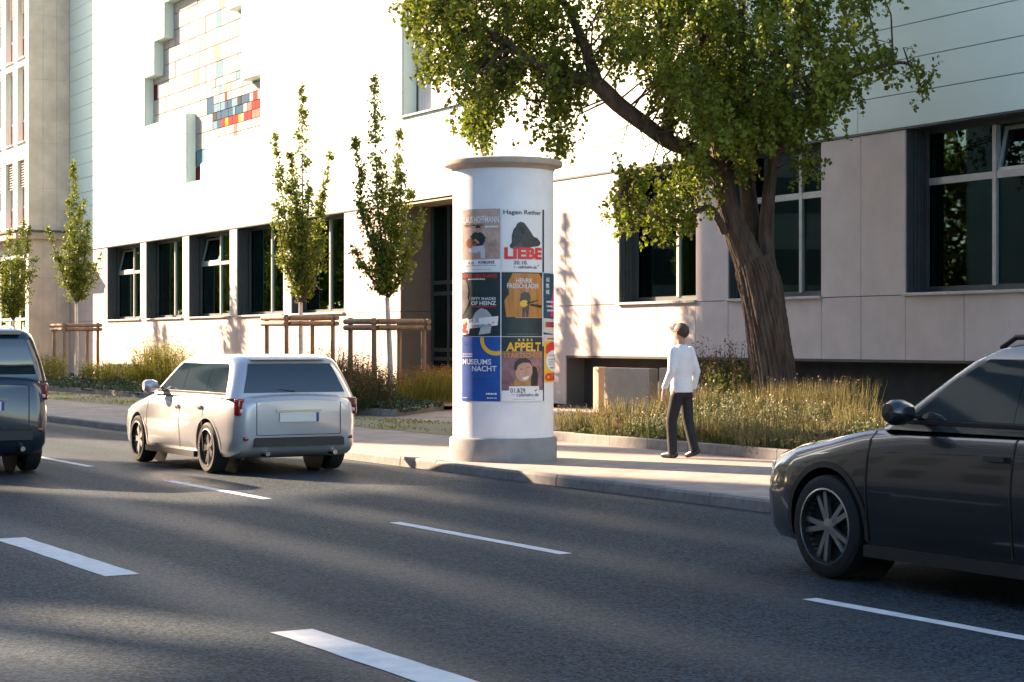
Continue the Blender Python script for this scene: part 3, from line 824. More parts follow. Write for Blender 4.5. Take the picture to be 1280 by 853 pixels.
# --- row 2
p = Poster(ph1, zB, PW * .965, .812, I_darkgreen, 'dark comedy poster with profile and white date strip')
p.text('HEINZ GRÖNING', .01, .915, .93, .985, I_red, bold=.01); p.bars([(.22, .66, .885, .018)], I_white)
p.poly([(.0, .30), (.12, .40), (.20, .47), (.24, .55), (.19, .60), (.22, .70), (.20, .80), (.14, .88), (.0, .90)], ink('profile', (.14, .13, .125), var=.5, vscale=9), 'print', 1)
p.text('FIFTY SHADES', .32, .565, .90, .61, I_white, bold=.01); p.text('OF HEINZ', .31, .485, .91, .55, I_white, bold=.02); p.bars([(.33, .90, .455, .014)], I_red)
p.poly([(.32, .26), (.42, .38), (.56, .44), (.70, .41), (.80, .33), (.82, .25), (.78, .05), (.50, .02), (.55, .14), (.38, .18)], ink('mist', (.42, .43, .45), var=.2, vscale=9), 'print', 1)
p.poly([(.0, .01), (.24, .04), (.26, .12), (.94, .17), (.96, .315), (.22, .265), (.20, .285), (.0, .26)], I_white, 'print', 2)
p.text('04.10.', .25, .205, .52, .27, I_black, 3, bold=.008, rot=.05); p.text('cafehahn.de', .34, .135, .80, .185, I_black, 3, bold=.008, rot=.05)
p.blob(.10, .16, .055, .05, I_red, 'print', 3); p.blob(.07, .09, .05, .035, I_red, 'print', 3); p.blob(.15, .075, .045, .03, I_red, 'print', 3); p.poly([(.04, .19), (.06, .25), (.09, .21), (.12, .25), (.15, .20), (.10, .18)], I_yellow, 'print', 4)
p.poly([(.80, .205), (.88, .235), (.84, .20)], I_red, 'print', 3)
p = Poster(ph2, zB, PW * .985, .812, I_darkgreen, 'dark concert poster with guitarist before an amber curtain')
p.poly([(.10, .30), (.06, .56), (.16, .66), (.14, .84), (.24, .985), (.90, .985), (.99, .90), (.99, .30)], I_orange, 'print', 1)
p.text('HENRIK', .32, .835, .70, .905, I_white, 3, bold=.008); p.text('FREISCHLADER', .12, .75, .88, .825, I_white, 3, bold=.008)
p.poly([(.45, .30), (.46, .50), (.40, .56), (.42, .66), (.50, .70), (.62, .68), (.66, .60), (.62, .48), (.60, .30), (.54, .30), (.53, .42), (.51, .30)], ink('stage_figure', (.07, .06, .055), var=.3, vscale=20), 'figure', 2)
p.blob(.56, .725, .045, .04, I_skin, 'figure', 3); p.blob(.49, .51, .10, .055, I_yellow, 'figure', 4, rot=15)
p.poly([(.56, .53), (.84, .57), (.84, .555), (.56, .50)], I_brownhair, 'figure', 5); p.poly([(.64, .48), (.95, .44), (.97, .49), (.66, .51)], I_brownhair, 'figure', 3)
p.poly([(.30, .285), (.99, .285), (.99, .30), (.30, .30)], I_skin, 'print', 2); p.bars([(.12, .90, .03, .006)], I_grey)
p = Poster(ph3 + .03, zB + .02, PW * .9, .79, I_teal, 'teal and pink festival poster wrapping round the column side')
p.poly([(.34, .30), (.40, .60), (.62, .75), (.70, .99), (.99, .99), (.99, .26)], I_pink, 'print', 1)
for k, t_ in enumerate(('AUS', 'PER', 'NE')): p.text(t_, .10, .86 - k * .10, .26, .93 - k * .10, I_white, 2, bold=.04)
p.bars([(.12, .60, .52, .03), (.12, .60, .45, .03), (.14, .70, .38, .03)], I_white, 2)
p.poly([(0, .04), (.99, -.02), (.99, .24), (0, .27)], I_cream, 'print', 1); p.bars([(.08, .85, .12, .09)], ink('crimson', (.5, .03, .06)), 2)
# --- row 3
p = Poster(ph1, zA, PW * .965, .82, I_blue, 'deep blue museum night poster with yellow ring')
ring = []
for k in range(22): t = R(172 + 130 * k / 21); ring.append((.90 + .36 * math.cos(t), .96 + .25 * math.sin(t)))
for k in range(22): t = R(302 - 130 * k / 21); ring.append((.90 + .27 * math.cos(t), .965 + .19 * math.sin(t)))
ring = [(min(.995, x), min(.995, y)) for x, y in ring]
p.poly(ring, I_yellow, 'ring', 1)
p.text('MUSEUMS', .04, .57, .80, .655, I_white, bold=.015); p.text('NACHT', .33, .465, .92, .55, I_white, bold=.015); p.text('KOBLENZ', .33, .375, .92, .435, I_hblue, bold=.01)
p.bars([(.04, .34, .725, .015), (.04, .34, .69, .015), (.68, .92, .105, .025), (.70, .92, .045, .014), (.04, .2, .045, .014)], I_white); p.bars([(.04, .46, .89, .008), (.04, .40, .92, .008)], I_hblue)
p = Poster(ph2, zA, PW * .985, .82, I_plum, 'plum coloured comedy poster with yellow headline and smiling face')
p.poly([(0, .78), (1, .78), (1, .995), (0, .995)], I_darkgreen, 'print', 1)
p.text('APPELT', .09, .775, .94, .915, I_yellow, 3, bold=.035, shear=.05); p.text('STARTSCHUSS', .04, .675, .97, .755, ink('amber', (.72, .30, .04)), 3, bold=.02)
for k in range(4): p.poly([(.36 + .1*k, .935), (.40 + .1*k, .935), (.40 + .1*k, .97), (.36 + .1*k, .97)], I_yellow, 'print', 3)
p.poly([(.26, .20), (.28, .34), (.36, .40), (.62, .32), (.84, .34), (.88, .50), (.80, .56), (.68, .46), (.66, .20)], ink('shirt', (.45, .22, .05), var=.2, vscale=10), 'portrait', 1)
p.poly([(.66, .20), (.68, .52), (.74, .55), (.82, .52), (.86, .42), (.84, .20)], I_black, 'portrait', 2)
p.blob(.50, .465, .20, .165, ink('face', (.55, .30, .20), var=.15, vscale=12), 'portrait', 3, rot=-12)
p.poly([(.28, .48), (.29, .60), (.38, .665), (.54, .675), (.66, .62), (.68, .55), (.62, .60), (.46, .60), (.36, .56), (.32, .48)], I_brownhair, 'portrait', 4)
p.poly([(.44, .36), (.62, .40), (.58, .35), (.50, .33)], I_white, 'portrait', 4); p.poly([(.40, .49), (.47, .50), (.47, .51), (.40, .50)], I_brownhair, 'portrait', 4); p.poly([(.56, .52), (.63, .53), (.63, .54), (.56, .53)], I_brownhair, 'portrait', 4)
p.poly([(.52, .42), (.55, .49), (.58, .43)], I_skin, 'portrait', 4)
p.poly([(0, 0), (1, 0), (1, .17), (.88, .17), (.88, .235), (.16, .235), (.16, .17), (0, .17)], I_white, 'print', 5)
p.text('01.&29.', .19, .135, .54, .205, I_black, 6, bold=.008); p.text('cafehahn.de', .32, .075, .86, .13, I_black, 6, bold=.008); p.poly([(.74, .165), (.84, .195), (.78, .15)], I_red, 'print', 6)
p.bars([(.24, .78, .03, .006), (.20, .30, .10, .008)], I_grey, 6)
bt = MB().box(-.009, .009, -.008, 0, 0, .70).build('poster_batten', I_darkgreen, col_t)
bt.location = ((CR + .006) * math.sin(ph3 + .015), -(CR + .006) * math.cos(ph3 + .015), zA); bt.rotation_euler = (0, 0, ph3)
p = Poster(ph3 + .03, zA + .235, PW * .9, .60, I_yellow, 'yellow and red circus style poster at the column side')
p.poly([(0, .88), (1, .88), (1, 1), (0, 1)], I_cream, 'print', 1); p.bars([(.15, .8, .92, .03)], I_red)
p.text('CLUB', .05, .03, .95, .20, I_red, 3, bold=.08)
p.poly([(.08, .62), (.12, .80), (.35, .86), (.95, .86), (.95, .62), (.5, .70), (.12, .62)], I_red, 'print', 2); p.blob(.5, .46, .42, .23, I_white, 'print', 2); p.bars([(.22, .8, .57, .018), (.22, .8, .48, .018), (.22, .8, .43, .018), (.22, .8, .38, .018), (.3, .6, .30, .03)], I_grey, 3)
# ================================================================ trees
def tube_noise(pts, rads, n=28, ridge=0.10, freq=9, seed=0, sub=14):
    """tapered trunk with vertical bark ridges"""
    rg = np.random.default_rng(seed)
    P = [Vector(p) for p in pts]
    # Catmull-Rom resample
    Q = []; RR = []
    for i in range(len(P) - 1):
        p0, p1, p2, p3 = P[max(i-1, 0)], P[i], P[i+1], P[min(i+2, len(P)-1)]
        for k in range(sub):
            t = k / sub
            Q.append(0.5 * ((2*p1) + (p2-p0)*t + (2*p0-5*p1+4*p2-p3)*t*t + (3*p1-p0-3*p2+p3)*t**3))
            RR.append(rads[i] * (1-t) + rads[i+1] * t)
    Q.append(P[-1]); RR.append(rads[-1])
    ph = rg.uniform(0, 6.28, 6); fr = [freq, freq*1.7, freq*.45, 3, 2, freq*2.6]; am = [.5, .35, .45, .3, .3, .25]
    vs = []; fs = []
    up = Vector((1, 0, 0))
    for i, q in enumerate(Q):
        d = (Q[min(i+1, len(Q)-1)] - Q[max(i-1, 0)]).normalized()
        b = d.cross(up).normalized(); a = b.cross(d).normalized()
        for k in range(n):
            t = 2 * math.pi * k / n
            s = sum(am[j] * math.sin(round(fr[j]) * t + ph[j] + (i * (.11 + .05*j)) + 1.6*math.sin(i*.13+j)) for j in range(6))
            fw = abs(math.sin(round(freq * 1.25) * t * .5 * 2 + 2.2*math.sin(i*.07 + ph[0]) + .8*math.sin(3*t + i*.05)))
            r = RR[i] * (1 + ridge * (.28 * s - .55 * (1 - min(1, fw * 1.8)))) + rg.normal() * RR[i] * .010
            vs.append(q + (a * math.cos(t) + b * math.sin(t)) * r)
    for i in range(len(Q) - 1):
        for k in range(n): fs.append((i*n+k, i*n+(k+1) % n, (i+1)*n+(k+1) % n, (i+1)*n+k))
    return vs, fs
# ---- the big ginkgo in the right bed
TY = 31.5
gk = thing('ginkgo_tree', 'big old ginkgo tree with furrowed leaning trunk and drooping leafy branches in the bed', 'tree', (*at(968, 534, TY).xy, PV + .05))
O = Vector(gk.location)
def tp(px, py, dy=0.0):
    return at(px, py, TY + dy) - O
s_ = TY / F
b = MB()
v, f = tube_noise([tp(975, 545), tp(972, 520), tp(967, 470), tp(959, 410), tp(950, 355), tp(940, 325)], [.50, .41, .355, .345, .35, .30], 170, .17, 13, 1, 16); b.add(v, f)
v, f = tube_noise([tp(946, 350), tp(930, 312, -.05), tp(917, 280, -.1), tp(906, 245, -.1), tp(903, 205, -.1), tp(895, 165, 0), tp(884, 120, .1), tp(880, 60, .2), tp(870, -20, .3), tp(850, -120, .4)], [.27, .23, .19, .17, .17, .155, .14, .12, .09, .04], 100, .16, 9, 2, 10); b.add(v, f)
v, f = tube_noise([tp(957, 362, .1), tp(957, 320, .2), tp(958, 285, .25), tp(961, 245, .2), tp(967, 200, .2), tp(985, 130, .3), tp(1000, 50, .3), tp(1010, -60, .3)], [.23, .15, .12, .105, .10, .09, .07, .04], 70, .16, 8, 3, 10); b.add(v, f)
v, f = tube_noise([tp(948, 345, .3), tp(941, 300, .5), tp(936, 250, .7), tp(930, 180, .9), tp(925, 80, 1.2), tp(930, -40, 1.5)], [.20, .16, .14, .12, .09, .04], 50, .15, 8, 9, 8); b.add(v, f)
v, f = tube_noise([tp(902, 222, -.1), tp(868, 190, -.3), tp(838, 178, -.5), tp(805, 155, -.7), tp(770, 128, -.8), tp(744, 104, -.9), tp(715, 96, -1.0), tp(680, 85, -1.0), tp(640, 60, -1.0), tp(590, 20, -.9), tp(560, -20, -.9)], [.13, .13, .125, .13, .135, .13, .10, .075, .06, .04, .02], 26, .14, 7, 4, 8); b.add(v, f)
v, f = tube_noise([tp(836, 180, -.5), tp(834, 150, -.5), tp(838, 110, -.4), tp(828, 50, -.3), tp(815, -40, -.2)], [.11, .09, .075, .06, .03], 18, .14, 7, 5, 6); b.add(v, f)
v, f = tube_noise([tp(747, 108, -.9), tp(740, 85, -.9), tp(728, 50, -.8), tp(700, -10, -.7), tp(680, -80, -.6)], [.12, .10, .08, .05, .02], 18, .14, 7, 6, 6); b.add(v, f)
v, f = tube_noise([tp(906, 290, -.2), tp(890, 262, -.5), tp(875, 262, -.7), tp(850, 275, -.9), tp(815, 272, -1.0), tp(780, 255, -1.0)], [.07, .055, .05, .04, .03, .01], 12, .1, 5, 7, 6); b.add(v, f)
v, f = tube_noise([tp(968, 190, .2), tp(1000, 150, 0), tp(1045, 105, -.3), tp(1095, 85, -.5), tp(1135, 80, -.6), tp(1152, 110, -.6)], [.11, .09, .06, .04, .025, .01], 12, .1, 5, 8, 6); b.add(v, f)
trunk = b.build('trunk', M_bark, gk, 75)
# crown: drooping leafy strands; outline regions measured in the photo, spread in depth round the trunk
def in_poly(x, y, poly):
    c = False; n = len(poly)
    for i in range(n):
        x0, y0 = poly[i]; x1, y1 = poly[(i+1) % n]
        if (y0 > y) != (y1 > y) and x < (x1-x0)*(y-y0)/(y1-y0) + x0: c = not c
    return c
REG = [  # polygon, strands, strand length range (m), depth mean, depth spread
    ([(512,-40),(514,40),(520,75),(548,70),(568,90),(600,85),(655,95),(700,70),(735,60),(740,-40)], 560, (.25,.7), -.8, 1.0),
    ([(575,80),(570,120),(580,150),(600,170),(622,150),(628,110),(650,100),(650,80)], 120, (.2,.6), -.9, .7),
    ([(668,60),(665,110),(672,140),(690,160),(712,150),(718,100),(735,70)], 120, (.2,.6), -.9, .6),
    ([(528,60),(532,88),(552,96),(556,76)], 30, (.1,.25), -.8, .4),
    ([(735,-40),(738,40),(728,70),(745,85),(790,60),(828,70),(850,110),(862,150),(860,180),(890,190),(920,180),(985,130),(1030,110),(1060,90),(1092,50),(1096,-40)], 1050, (.25,.8), -.2, 1.5),
    ([(842,90),(850,140),(838,150),(812,128),(800,100),(820,80)], 60, (.2,.5), -.9, .6),
    ([(856,90),(862,140),(890,150),(912,172),(948,178),(985,165),(1024,150),(1028,120),(1000,90),(900,80)], 380, (.25,.65), -.3, 1.2),
    ([(985,130),(990,190),(1008,215),(1022,190),(1030,140),(1062,120),(1060,90),(1010,90)], 90, (.15,.5), -.3, .8),
    ([(760,200),(752,215),(765,232),(752,262),(760,282),(790,262),(800,285),(830,298),(865,285),(885,255),(893,215),(880,180),(850,188),(830,190),(810,196),(785,205)], 240, (.15,.45), -1.0, .5),
    ([(912,130),(918,200),(928,228),(942,215),(948,180),(940,130)], 46, (.15,.45), -.7, .3),
    ([(1085,40),(1070,85),(1100,92),(1130,98),(1150,84),(1148,72),(1115,66),(1098,40)], 50, (.08,.3), -.6, .35),
    ([(1136,78),(1152,74),(1158,108),(1148,112)], 14, (.1,.3), -.6, .15),
    ([(578,140),(582,172),(600,178),(622,165),(618,140)], 26, (.15,.4), -.9, .4),
    ([(684,140),(688,176),(704,182),(712,150)], 22, (.15,.4), -.9, .3),
    ([(1000,190),(1006,225),(1020,222),(1022,190)], 18, (.15,.35), -.4, .3),
    ([(640,-40),(560,-90),(520,-60),(530,-30)], 60, (.3,.8), -.8, .8),
    ([(540,-40),(600,-180),(740,-300),(900,-330),(1040,-260),(1100,-120),(1095,-40)], 760, (.4,1.0), 0, 1.7),
]
cent = []; twigs = MB(); nt_ = 0
limb = np.array([tuple(vv.co) for vv in trunk.data.vertices][::7])
for poly, n, (l0, l1), dm, ds in REG:
    xs = [q[0] for q in poly]; ys = [q[1] for q in poly]
    k = 0; cl = []
    while len(cl) < max(3, n // 9):
        x = random.uniform(min(xs), max(xs)); y = random.uniform(min(ys), max(ys))
        if in_poly(x, y, poly): cl.append((x, y, max(-3.2, min(3.6, random.gauss(dm, ds))), random.uniform(8, 20)))
    while k < n:
        cx_, cy_, cd, cr = random.choice(cl)
        x = random.gauss(cx_, cr); y = random.gauss(cy_, cr * .8)
        if not in_poly(x, y, poly): 
            if random.random() < .75: continue
        k += 1
        dy = max(-3.4, min(3.8, random.gauss(cd, .22)))
        p0 = tp(x, y, dy)
        ln = random.uniform(l0, l1); dr = Vector((random.gauss(0, .28), random.gauss(0, .28), -1)).normalized()
        m = int(ln / .020)
        t = np.linspace(0, 1, m)
        q = np.array(p0)[None] + np.array(dr)[None] * (t * ln)[:, None]
        q[:, :2] += np.sin(t * 4 + k)[:, None] * .03
        q += RNG.normal(size=(m, 3)) * (.042 * (1 - .35 * t))[:, None]
        cent.append(q)
        if k % 5 == 0:      # twig from the nearest limb
            j = np.argmin(((limb - np.array(p0)) ** 2).sum(1) + np.maximum(0, limb[:, 2] - p0.z) * .3)
            l = Vector(limb[j]); 
            if (l - p0).length < 2.2:
                mid = (l + p0) / 2 + Vector((random.gauss(0, .08), random.gauss(0, .08), .12))
                twigs.tube([l, mid, p0, p0 + dr * ln * .6], [.018, .013, .008, .003], 5)
cent = np.concatenate(cent)
print('ginkgo leaves', len(cent))
sz = RNG.uniform(.045, .090, len(cent))
crown = link('crown', np_mesh('crown', leaf_cards(cent, sz, .25, 1.05), 4), M_ginkgo, gk)
twigs.build('twigs', M_twig, gk)
# bare hanging twigs in front of the cladding
tw = MB()
for (x0, y0, x1, y1) in ((790,140,772,205),(800,150,735,195),(815,165,760,178),(825,175,775,210),(795,150,812,205),(745,110,720,145)):
    a_, c_ = tp(x0, y0, -.8), tp(x1, y1, -.9); m_ = (a_ + c_) / 2 + Vector((0, 0, .08))
    tw.tube([a_, m_, c_], [.010, .007, .003], 5)
    for q in range(4):
        t = random.uniform(.3, .95); pt = a_.lerp(c_, t); tw.tube([pt, pt + Vector((random.uniform(-.15, .15), 0, random.uniform(-.18, .05)))], [.004, .002], 4)
tw.build('bare_twigs', M_twig, gk)

# ---- young hornbeams with limewashed trunks
def hornbeam(label, Y, base, stem_top, branches, leafn, fat):
    t = thing('hornbeam_tree', label, 'tree', (*at(base[0], base[1], Y).xy, PV + .06), 0, 'young street trees before the facade')
    O2 = Vector(t.location)
    def q(px, py, dy=0): return at(px, py, Y + dy) - O2
    b = MB(); z0 = q(base[0], base[1]); z0.z = -.05
    st_ = q(*stem_top)
    b.tube([z0, z0.lerp(st_, .5) + Vector((.015, 0, 0)), st_], [.075, .062, .05], 14)
    b.build('trunk', M_lime, t, 60)
    bb = MB(); cs = []
    for (x0, y0, x1, y1, wpx, dy) in branches:
        p0, p1 = q(x0, y0, dy * .2), q(x1, y1, dy)
        bend = Vector((random.gauss(0, .05), random.gauss(0, .05), 0)); mid = p0.lerp(p1, .45) + Vector(((p1.x - p0.x) * .18, 0, 0)) + bend
        bb.tube([p0, p0.lerp(mid, .6), mid, p1], [.03, .024, .018, .004], 6)
        ln = (p1 - p0).length; wm = wpx * Y / F
        m = int(leafn * ln)
        u = RNG.uniform(0.06, 1.0, m) ** .9
        P0, Pm, P1 = np.array(p0), np.array(mid), np.array(p1)
        ctr = ((1-u)**2)[:, None] * P0 + (2*u*(1-u))[:, None] * (Pm * 1.0) + (u**2)[:, None] * P1
        prof = np.clip(np.sin(np.pi * np.clip(u * .80 + .16, 0, 1)), .12, 1) * wm
        # leaves sit on short side twigs: clump them
        nt2 = max(6, int(ln * 26)); idx = RNG.integers(0, nt2, m); tu = np.sort(RNG.uniform(0.06, 1, nt2))
        off = RNG.normal(size=(nt2, 3)); off[:, 2] = np.abs(off[:, 2]) * .5; off /= np.linalg.norm(off, axis=1, keepdims=True) 
        pr = np.clip(np.sin(np.pi * np.clip(tu * .80 + .16, 0, 1)), .12, 1) * wm
        cb = ((1-tu)**2)[:, None] * P0 + (2*tu*(1-tu))[:, None] * Pm + (tu**2)[:, None] * P1
        w_ = RNG.uniform(.15, 1.15, m)[:, None]
        c = cb[idx] + off[idx] * pr[idx][:, None] * w_ + RNG.normal(size=(m, 3)) * .045
        cs.append(c)
        for j in range(0, nt2, 2): bb.tube([cb[j], cb[j] + off[j] * pr[j] * .9], [.006, .003], 4)
    bb.build('branches', M_twig, t)
    c = np.concatenate(cs); print('hornbeam leaves', len(c))
    link('crown', np_mesh('crown', leaf_cards(c, RNG.uniform(.06, .115, len(c)), -.1, .62), 4), M_horn, t)
    return t
hornbeam('young columnar tree with limewashed trunk nearest the dark entrance recess', 44.1, (489, 512), (484, 372),
    [(485,375,468,97,15,0), (484,360,444,175,11,-.3), (484,365,500,160,13,.3), (485,372,452,330,16,-.3), (486,372,530,262,14,-.4), (486,360,515,240,14,.2), (484,370,441,308,10,.4),
     (485,365,475,220,17,-.2), (486,350,492,260,17,.1), (484,372,465,300,16,.3), (487,370,512,320,14,-.2), (484,340,448,250,11,.1), (486,300,503,215,12,-.1)], 300, 1)
hornbeam('young open-crowned tree with limewashed trunk before the ribbon windows, leafless gaps at top', 49.0, (374, 500), (376, 378),
    [(376,380,377,107,13,0), (374,370,342,165,9,-.3), (377,372,413,192,8,.3), (375,376,345,250,14,-.3), (377,376,400,255,14,.3), (376,372,360,230,13,.1), (377,365,386,235,15,-.2), (375,378,352,300,16,.4),
     (377,378,402,300,15,-.4), (376,350,372,250,16,0), (373,380,372,330,12,.2), (376,340,362,190,8,.2)], 290, 1)
hornbeam('young dense cone-shaped tree with limewashed trunk beside the concrete flank', 68.0, (95.7, 482), (95.5, 378),
    [(96,380,91,203,10,0), (95,375,60,285,10,-.3), (97,375,105,250,12,.3), (95,378,72,320,15,-.3), (97,378,126,318,11,.3), (96,370,85,250,12,.2), (97,378,113,330,14,-.2), (95,372,80,300,15,.4), (96,360,98,260,13,-.3), (97,365,110,275,10,0), (95,380,90,330,14,-.4)], 300, 1)
hornbeam('young bushy tree before the white office block, cut by the picture edge', 75.2, (15, 478), (17, 398),
    [(17,402,12,285,13,0), (16,400,-8,300,12,-.3), (17,400,30,275,11,.3), (17,400,45,322,13,-.2), (16,398,2,330,15,.3), (17,390,22,300,14,-.3), (17,402,36,340,13,.4), (16,400,-14,345,13,0), (17,395,36,285,8,.1)], 300, 1)

# ---- timber support frames
def support(label, px0, px1, py_top, Y, mid, tree_px):
    """four stakes with two half-round rails on each side; two corner pixels give its size"""
    c = at((px0 + px1) / 2, 500, Y); c.z = PV + .05
    t = thing('tree_stake_frame', label, 'tree frame', c, RA, 'timber tree stakes')
    H = EYE + (CY - py_top) * Y / F - c.z
    w = (px1 - px0) * Y / F
    # square frame aligned with the street: apparent width = side*(cos+sin)
    sd_ = w / (abs(RC) + abs(RS)) / 2
    for sx in (-1, 1):
        for sy in (-1, 1):
            lean = random.uniform(-.03, .03)
            MB().tube([(sx*sd_ + lean, sy*sd_, -.1), (sx*sd_, sy*sd_, H*.6), (sx*sd_, sy*sd_, H + random.uniform(.0, .04))], [.062, .058, .056], 12).build('stake', M_wood, t, 50)
    for z in (H - .06, H - .20):
        for sy in (-1, 1):
            MB().tube([(-sd_ - .12, sy*(sd_ + .075), z), (0, sy*(sd_ + .078), z + .004), (sd_ + .12, sy*(sd_ + .075), z)], .062, 10).build('rail', M_wood, t, 50)
        for sx in (-1, 1):
            MB().tube([(sx*(sd_ + .075), -sd_ + .06, z), (sx*(sd_ + .075), sd_ - .06, z)], .060, 10).build('rail', M_wood, t, 50)
    tie = MB()
    tc_ = at(tree_px, 415, Y) - c; tc_ = Matrix.Rotation(-RA, 3, 'Z') @ tc_
    for sx in (-1, 1): tie.tube([(sx * sd_, -sd_, H - .22), (tc_.x, tc_.y, H - .24), (sx * sd_, sd_, H - .22)], .012, 6)
    tie.build('tie', I_black, t)
    return t
support('weathered timber stake frame round the tree nearest the entrance', 437, 530, 399, 44.0, 0, 488)
support('weathered timber stake frame round the open-crowned tree', 332, 417, 395, 48.9, 0, 374)
support('weathered timber stake frame round the cone-shaped tree by the flank', 66, 124, 405, 67.9, 0, 96)
# ================================================================ planting
def blades(n, c, rad, h0, h1, lean, w, rg, tip=.1):
    """thin bent grass blades as (N*4) kites"""
    a = rg.uniform(0, 2*np.pi, n); r = rad * np.sqrt(rg.uniform(0, 1, n))
    base = np.stack([c[0] + r*np.cos(a), c[1] + r*np.sin(a), np.full(n, c[2])], 1)
    h = rg.uniform(h0, h1, n); la = a + rg.normal(0, .6, n); l = h * np.abs(rg.normal(lean, lean*.5, n))
    tipp = base + np.stack([l*np.cos(la), l*np.sin(la), h], 1)
    mid = base * .45 + tipp * .55; mid[:, 2] += h * .06
    s = rg.uniform(0, 2*np.pi, n); sv = np.stack([np.cos(s), np.sin(s), np.zeros(n)], 1) * (w * rg.uniform(.6, 1.2, n))[:, None]
    return np.stack([base, mid + sv, tipp, mid - sv], 1).reshape(-1, 3), tipp
M_g1 = mat('herb_green', (0.075, 0.095, 0.03), 0.7, island=.45, trans=.3)
M_g2 = mat('straw_grass', (0.185, 0.17, 0.06), 0.75, island=.4, trans=.3)
M_g3 = mat('yellow_grass', (0.32, 0.28, 0.045), 0.75, island=.35, trans=.35)
M_g4 = mat('ground_cover_leaf', (0.035, 0.07, 0.035), 0.5, island=.4, trans=.2)
M_fw = mat('pale_flower', (0.45, 0.38, 0.24), 0.8, island=.25, trans=.2)
M_fs = mat('seed_head', (0.20, 0.115, 0.06), 0.85, island=.4, trans=.15)
M_fr = mat('rust_spike', (0.30, 0.12, 0.04), 0.85, island=.4, trans=.2)
prg = np.random.default_rng(5)
NPL = [0]
def clump(name, label, cat, pos, rad, h, nb, nl, nf, mleaf, mblade, mflower, group, lean=.22, fsz=.022, lsz=.05, bw=.006, head=.12):
    t = thing(name, label, cat, pos, 0, group)
    v, tip = blades(nb, (0, 0, -.02), rad, h * .55, h * 1.08, lean, bw, prg)
    tag(link('stems', np_mesh('stems', v, 4), mblade, t), kind='stuff')
    if nl:
        a = prg.uniform(0, 2*np.pi, nl); r = rad * 1.15 * np.sqrt(prg.uniform(0, 1, nl)); z = prg.beta(1.3, 1.6, nl) * h * .82
        c = np.stack([r*np.cos(a), r*np.sin(a), z], 1)
        o_ = link('leaves', np_mesh('leaves', leaf_cards(c, prg.uniform(.6, 1.3, nl) * lsz, -.3, .45), 4), mleaf, t); tag(o_, kind='stuff')
    if nf:
        idx = prg.integers(0, nb, nf); c = tip[idx] - np.stack([np.zeros(nf), np.zeros(nf), prg.uniform(0, head, nf)], 1) + prg.normal(size=(nf, 3)) * .012
        o_ = link('flower_heads', np_mesh('flower_heads', leaf_cards(c, prg.uniform(.6, 1.4, nf) * fsz, 0, .8), 4), mflower, t); tag(o_, kind='stuff')
    NPL[0] += 1
    return t
# right bed: loose meadow of herbs with pale heads; positions in the road frame
zz_ = PV + .075
GB = 'meadow plants in the bed by the big tree'
pl = []
x = -5.3
while x < 4.2:
    for (y, hh) in ((4.45, .44), (5.25, .60), (6.2, .76), (7.4, .86)):
        pl.append((x + random.uniform(-.25, .25), y + random.uniform(-.2, .2), hh * random.uniform(.82, 1.12)))
    x += .78
for i, (x, y, hh) in enumerate(pl):
    p = r2w(x, y, zz_)
    ppx = CX + F * p.x / p.y
    kind = random.choices(('straw', 'leafy', 'flower', 'wisp'), (3, 4, 4, 2) if ppx < 900 else (2, 3, 2, 3))[0]
    if ppx > 940: hh *= .72
    if kind == 'straw': clump('meadow_plant', 'straw-coloured meadow grass clump among the green herbs', 'plant', p, .44, hh, 520, 160, 240, M_g1, M_g2, M_fs, GB, .22, .026)
    elif kind == 'leafy': clump('meadow_plant', 'leafy green meadow herb mound between straw grasses', 'plant', p, .46, hh * .82, 120, 1150, 120, M_g1, M_g1, M_fw, GB, .25, .03, .062)
    elif kind == 'flower': clump('meadow_plant', 'meadow herb with many tiny pale flower heads', 'plant', p, .42, hh * 1.05, 300, 620, 300, M_g1, M_g1, M_fw, GB, .18, .028, .05)
    else: clump('meadow_plant', 'thin wispy meadow tuft with brown seed heads', 'plant', p, .40, hh * 1.1, 340, 120, 220, M_g1, M_g2, M_fs, GB, .16, .03, .05, .004)
# taller yellow-green herbs left of the ginkgo trunk
for (px, Y, hh) in ((884, 32.5, 1.30), (900, 32.8, 1.50), (918, 32.4, 1.42), (932, 33.0, 1.2), (905, 31.6, 1.15)):
    p = at(px, 500, Y); p.z = zz_
    clump('tall_herb', 'tall upright yellow-green herb with seed spikes beside the big trunk', 'plant', p, .30, hh, 120, 900, 420, M_horn, M_g1, M_fs, 'tall herbs beside the big trunk', .07, .035, .06, .005, .3)
for (px, Y, hh) in ((950, 30.3, .72), (985, 30.0, .78), (1010, 30.2, .74), (1035, 30.1, .8), (1065, 29.9, .78)):
    p = at(px, 500, Y); p.z = zz_
    clump('fine_grass', 'wispy straw-brown grass tuft at the foot of the big trunk', 'plant', p, .36, hh * 1.15, 520, 0, 120, M_g1, M_g2, M_fs, 'grass tufts at the big trunk', .16, .03, .05, .004, .1)
